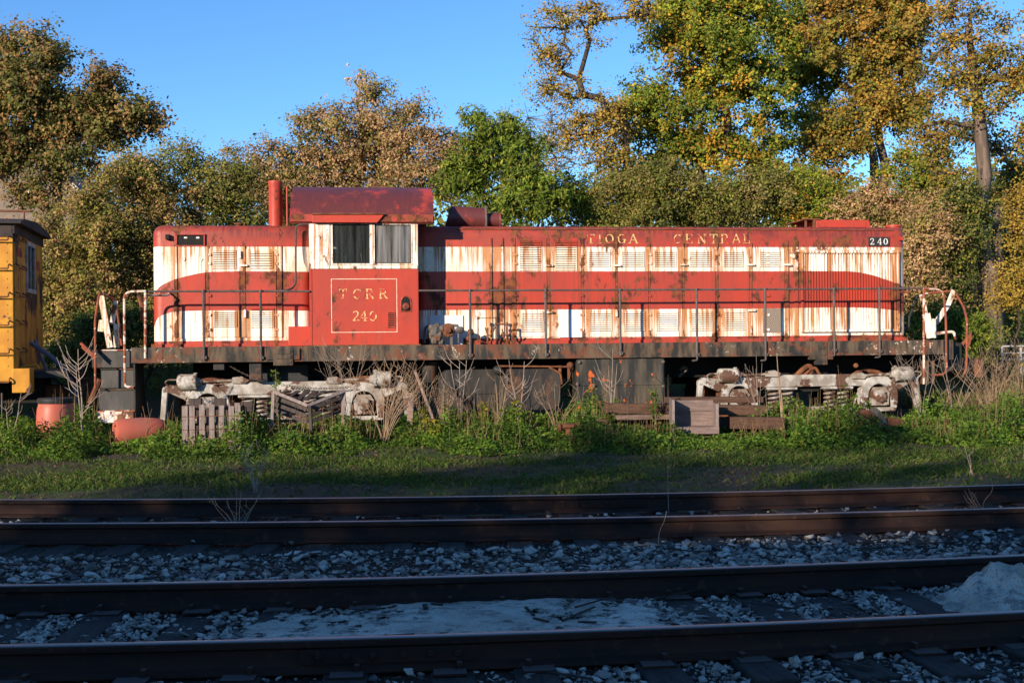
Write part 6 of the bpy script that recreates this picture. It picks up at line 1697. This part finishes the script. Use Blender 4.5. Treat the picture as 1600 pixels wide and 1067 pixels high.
# dry grass bank at the right
n = 9000; X = rs.uniform(8.6, 14.5, n); Y = rs.uniform(21.8, 28.5, n); Z = np.array([gz(x, y) for x, y in zip(X, Y)])
b = np.stack([X, Y, Z], 1); t = b + np.stack([rs.normal(size=n) * .12, rs.normal(size=n) * .1, rs.uniform(.12, .6, n)], 1); w_ = np.array((.006, 0, 0)); m_ = (b + t) / 2 + np.stack([rs.normal(size=n) * .02, np.zeros(n), np.full(n, .03)], 1)
V = np.stack([b - w_, b + w_, m_ + w_ * .8, t], 1).reshape(-1, 3); cc = np.array([(.30, .21, .11), (.24, .15, .08), (.12, .15, .035), (.08, .11, .025)])[rs.choice(4, n, p=[.3, .25, .25, .2])]
tag(np_mesh('dry_grass_bank', V, np.arange(4 * n).reshape(-1, 4), M['leaf'], None, cc), 'tan dry grass covering the bank at the right edge', 'dry grass', kind='stuff')
# fine dry stalks standing through the weeds
n = 2600; X = rs.uniform(-9.6, 10, n); Y = rs.uniform(16.9, 20.8, n); B_ = []
for x, y in zip(X, Y):
    if mnoise.noise(Vector((x * .8, y * .8, 6.0))) < .02: continue
    h = weed_h(x, y)
    if h < .1: continue
    b = np.array((x, y, gz(x, y))); t = b + np.array((rs.normal() * .09, rs.normal() * .06, (h + .10) * rs.uniform(.8, 1.5))); w_ = np.array((.0035, 0, 0)); m_ = (b + t) / 2 + np.array((rs.normal() * .015, 0, .02))
    B_.append((b - w_, b + w_, m_ + w_ * .8, m_ - w_ * .8)); B_.append((m_ - w_ * .8, m_ + w_ * .8, t + w_ * .4, t - w_ * .4))
V = np.array(B_).reshape(-1, 3); Fq = np.arange(len(V)).reshape(-1, 4); cc = np.repeat(np.array([(.34, .24, .13), (.26, .18, .10), (.22, .12, .06)])[rs.choice(3, len(B_) // 2)], 2, axis=0)
tag(np_mesh('dry_stalks', V, Fq, M['leaf'], None, cc), 'fine straw-coloured stalks standing through the green weeds', 'dry stalks', kind='stuff')

# ------------------------------------------------------------------ dry weeds and bare saplings, one by one
def bare_weed(px, py, d, top, label, seed, stems=3, spread=18, r=.010, mat='twig', name='bare_weed', branch=4, group='dry weeds beside the engine', lean=0):
    rs = random.Random(seed); p = gpt(px, py, d); e = tag(empty(name, p), label, 'weed', group)
    for s in range(stems):
        B = MB(); tz = W(px, top, d).z - p.z; tz *= rs.uniform(.72, 1.0) if s else 1.0
        dx = rs.uniform(-1, 1) * spread / F * d + lean / F * d; dy = rs.uniform(-.15, .15)
        base = Vector((rs.uniform(-.04, .04), rs.uniform(-.04, .04), -.03)); ctl = [base, base.lerp(Vector((dx * .35, dy, tz * .45)), 1), Vector((dx * .8, dy, tz * .78)), Vector((dx, dy * 1.4, tz))]
        path = curve_pts(ctl, 5); m = len(path); B.tube(path, [r * (1 - .65 * k / m) for k in range(m)], 5)
        for b in range(branch):
            k = rs.randint(int(m * .3), m - 3); o = path[k]; sg = rs.choice((-1, 1)); ln = tz * rs.uniform(.14, .34)
            q = [o, o + Vector((sg * ln * .45, rs.uniform(-.08, .08), ln * .4)), o + Vector((sg * ln * .7, rs.uniform(-.1, .1), ln))]
            B.tube(curve_pts(q, 3), [r * .55, r * .5, r * .5, r * .45, r * .4, r * .35, r * .3], 4)
            if rs.random() < .6: o2 = q[1]; B.tube([o2, o2 + Vector((sg * ln * .3, 0, ln * .15))], [r * .35, r * .2], 4)
        B.build('stem', M[mat], e)
    return e
bare_weed(128, 668, 18.4, 545, 'bare branching sapling between the caboose and the left steps', 1, 2, 14, .013, branch=9)
bare_weed(18, 665, 18.8, 610, 'small bare weed under the caboose corner', 2, 2, 10, .009)
bare_weed(720, 650, 19.6, 562, 'forked bare weed before the left half of the fuel tank', 3, 3, 30, .011, branch=4)
bare_weed(812, 655, 19.5, 562, 'forked bare weed before the right half of the fuel tank', 4, 3, 30, .010, branch=4)
bare_weed(955, 640, 19.7, 545, 'thin bare weed in front of the dark battery box', 5, 3, 16, .009, branch=3)
bare_weed(600, 680, 18.3, 560, 'large tangled heap of dry brush in front of the left truck', 6, 30, 85, .0055, 'straw', branch=3, name='brush_heap')
bare_weed(545, 640, 19.4, 535, 'spray of thin bare stems rising over the left truck', 7, 14, 55, .0042, branch=2)
bare_weed(660, 668, 19.0, 590, 'clump of tan straw left of the fuel tank', 8, 12, 20, .005, 'straw', branch=2)
bare_weed(695, 672, 18.8, 600, 'clump of upright dry grass stalks at the fuel tank left end', 9, 26, 18, .005, 'straw', branch=1, name='dry_grass')
bare_weed(780, 668, 18.8, 578, 'tall dry grass stalks before the middle of the fuel tank', 10, 10, 18, .005, 'straw', branch=1, name='dry_grass')
bare_weed(870, 665, 18.9, 600, 'leaning dry stalks between fuel tank and battery box', 11, 10, 35, .0045, 'straw', branch=2)
bare_weed(1185, 640, 19.6, 548, 'thin stems growing up beside the right truck', 12, 7, 30, .0045, branch=1)
bare_weed(1222, 640, 19.3, 553, 'two rust-brown seed stalks before the right truck', 13, 2, 12, .014, 'straw', branch=0, name='seed_stalk')
bare_weed(1440, 640, 20.6, 545, 'bare bush in front of the right end post', 14, 9, 45, .0045, branch=3)
bare_weed(1490, 640, 20.8, 540, 'bare arching weeds beside the right end platform', 15, 7, 55, .0045, branch=3)
bare_weed(1550, 650, 21.0, 540, 'dry brown brush right of the engine', 16, 20, 70, .0042, 'straw', branch=4, name='brush_heap')
bare_weed(1595, 640, 21.5, 530, 'dry brush at the right edge below the gate', 17, 16, 55, .0042, 'straw', branch=4, name='brush_heap')
bare_weed(400, 770, 12.9, 690, 'thin bare weed beside the far rail at left', 18, 6, 30, .005, branch=2)
bare_weed(1045, 795, 11.3, 688, 'single tall thin stalk growing from the far track', 19, 1, 6, .0028, branch=0)
bare_weed(1025, 850, 9.6, 800, 'short leaning stalk before the far track', 20, 1, 6, .004, branch=0, lean=14)
bare_weed(1520, 750, 13.8, 695, 'two thin stalks in the grass at right', 21, 2, 14, .005, branch=1)
bare_weed(370, 822, 10.3, 760, 'dry tuft between the far rails at left', 22, 7, 50, .004, 'straw', branch=1)
bare_weed(1535, 800, 10.9, 758, 'dry tuft between the far rails at right', 23, 6, 35, .004, 'straw', branch=1)
# goldenrod and leafy sprouts
def sprout(px, py, d, top, label, seed, cols):
    rs_ = np.random.default_rng(seed); p = gpt(px, py, d); e = tag(empty('leafy_weed', p), label, 'weed', 'leafy weeds beside the engine'); tz = W(px, top, d).z - p.z
    MB().tube([(0, 0, -.02), (.01, 0, tz * .5), (-.01, 0, tz)], [.008, .006, .004], 5).build('stem', M['straw'], e)
    n = 90; t = rs_.uniform(.25, 1.0, n); a = rs_.uniform(0, 6.28, n); rr = rs_.uniform(.01, .10, n); Pp = np.stack([np.cos(a) * rr, np.sin(a) * rr, tz * t], 1)
    V, Fq = leaf_quads(Pp, unit(rs_.normal(size=(n, 3)) + np.array((0, -.4, .6))), .07, .5, rs_); cc = np.array(cols)[rs_.choice(len(cols), n)]
    np_mesh('leaves', V, Fq, M['leaf'], e, cc)
YG = [(.30, .24, .02), (.2, .2, .02), (.10, .16, .02)]; GG = [(.10, .18, .02), (.07, .14, .015), (.15, .2, .03)]
sprout(757, 655, 18.9, 628, 'yellow-flowered weed before the fuel tank, left one', 1, YG); sprout(805, 655, 18.9, 624, 'yellow-flowered weed before the fuel tank, right one', 2, YG)
sprout(432, 640, 18.9, 577, 'bright green sprig climbing over the left truck', 3, GG); sprout(680, 690, 17.9, 655, 'yellow-green sprout below the leaning plank', 4, YG); sprout(1023, 630, 18.8, 606, 'small green sprout above the timber stack', 5, GG)
sprout(661, 668, 18.6, 636, 'slim yellow-green weed beside the post stump', 6, YG)

# ------------------------------------------------------------------ unseen behind the camera: building added to shade the tracks, trees for dapple
M['shading'] = m_speckle('shading_brick', (.26, .12, .08), (.20, .09, .06), 5, rough=.9)
dpz = gz(0, -22)
dep = tag(empty('shading_building', (-30.0, -20.0, dpz), R(0)), 'brick depot building added out of view behind the camera', 'building')  # invented building, sized so that its shadow covers the tracks
B = MB(); B.box(-16, 34, -9, 0, 0, 8.6); B.build('wall', M['shading'], dep)
B = MB(); n_ = 0
B.add([(-17, 1.0, 8.6), (35, 1.0, 8.6), (35, -10, 8.6), (-17, -10, 8.6), (-15, -4.5, 11.7), (33, -4.5, 11.7)], [(0, 1, 5, 4), (1, 2, 5), (2, 3, 4, 5), (3, 0, 4), (0, 3, 2, 1)]); B.build('roof', M['shingle'], dep)
for k in range(8):
    x = -13 + k * 6; wv = MB().box(x, x + 1.4, -.01, .03, 1.2, 3.4).build('window', M['dirtyglass'], dep); B = MB(); frame_ring(B, x, x + 1.4, 1.2, 3.4, .12, .0, .06); B.build('window_frame', M['trim_litpane'], wv)
def grove(x, y, h, seed, label):
    rs = np.random.default_rng(seed); g = gz(x, y); root = tag(empty('shade_tree', (x, y, g)), label, 'tree', 'trees behind the photographer')
    C = []; 
    for _ in range(70):
        d = rs.normal(size=3); d /= np.linalg.norm(d); C.append(np.array((0, 0, h * .58)) + d * rs.random() ** .4 * np.array((h * .30, h * .30, h * .36)))
    C = np.array(C); Rd = rs.uniform(.6, 1.2, len(C)); pos, par, ends = skeleton(np.zeros(3), np.array((0, 0, h * .4)), C, rs)
    limbs_mesh('trunk', pos, par, M['bark'], root, .025, .22)
    V, Fq, Cc = clump_leaves(C, Rd, 70, .26, .8, rs, PAL['maple']); np_mesh('crown', V, Fq, M['leaf'], root, Cc)
for i, (x, y, h) in enumerate(((-28.0, -12.0, 9.0), (-20.2, -13.5, 11.0), (-16.0, -12.0, 11.3), (-10.0, -13.0, 10.4), (-4.0, -13.5, 9.6))):
    grove(x, y, h, 300 + i, ('leafy tree behind the photographer, ' + ('far left', 'second from left', 'middle', 'second from right', 'far right')[i]))
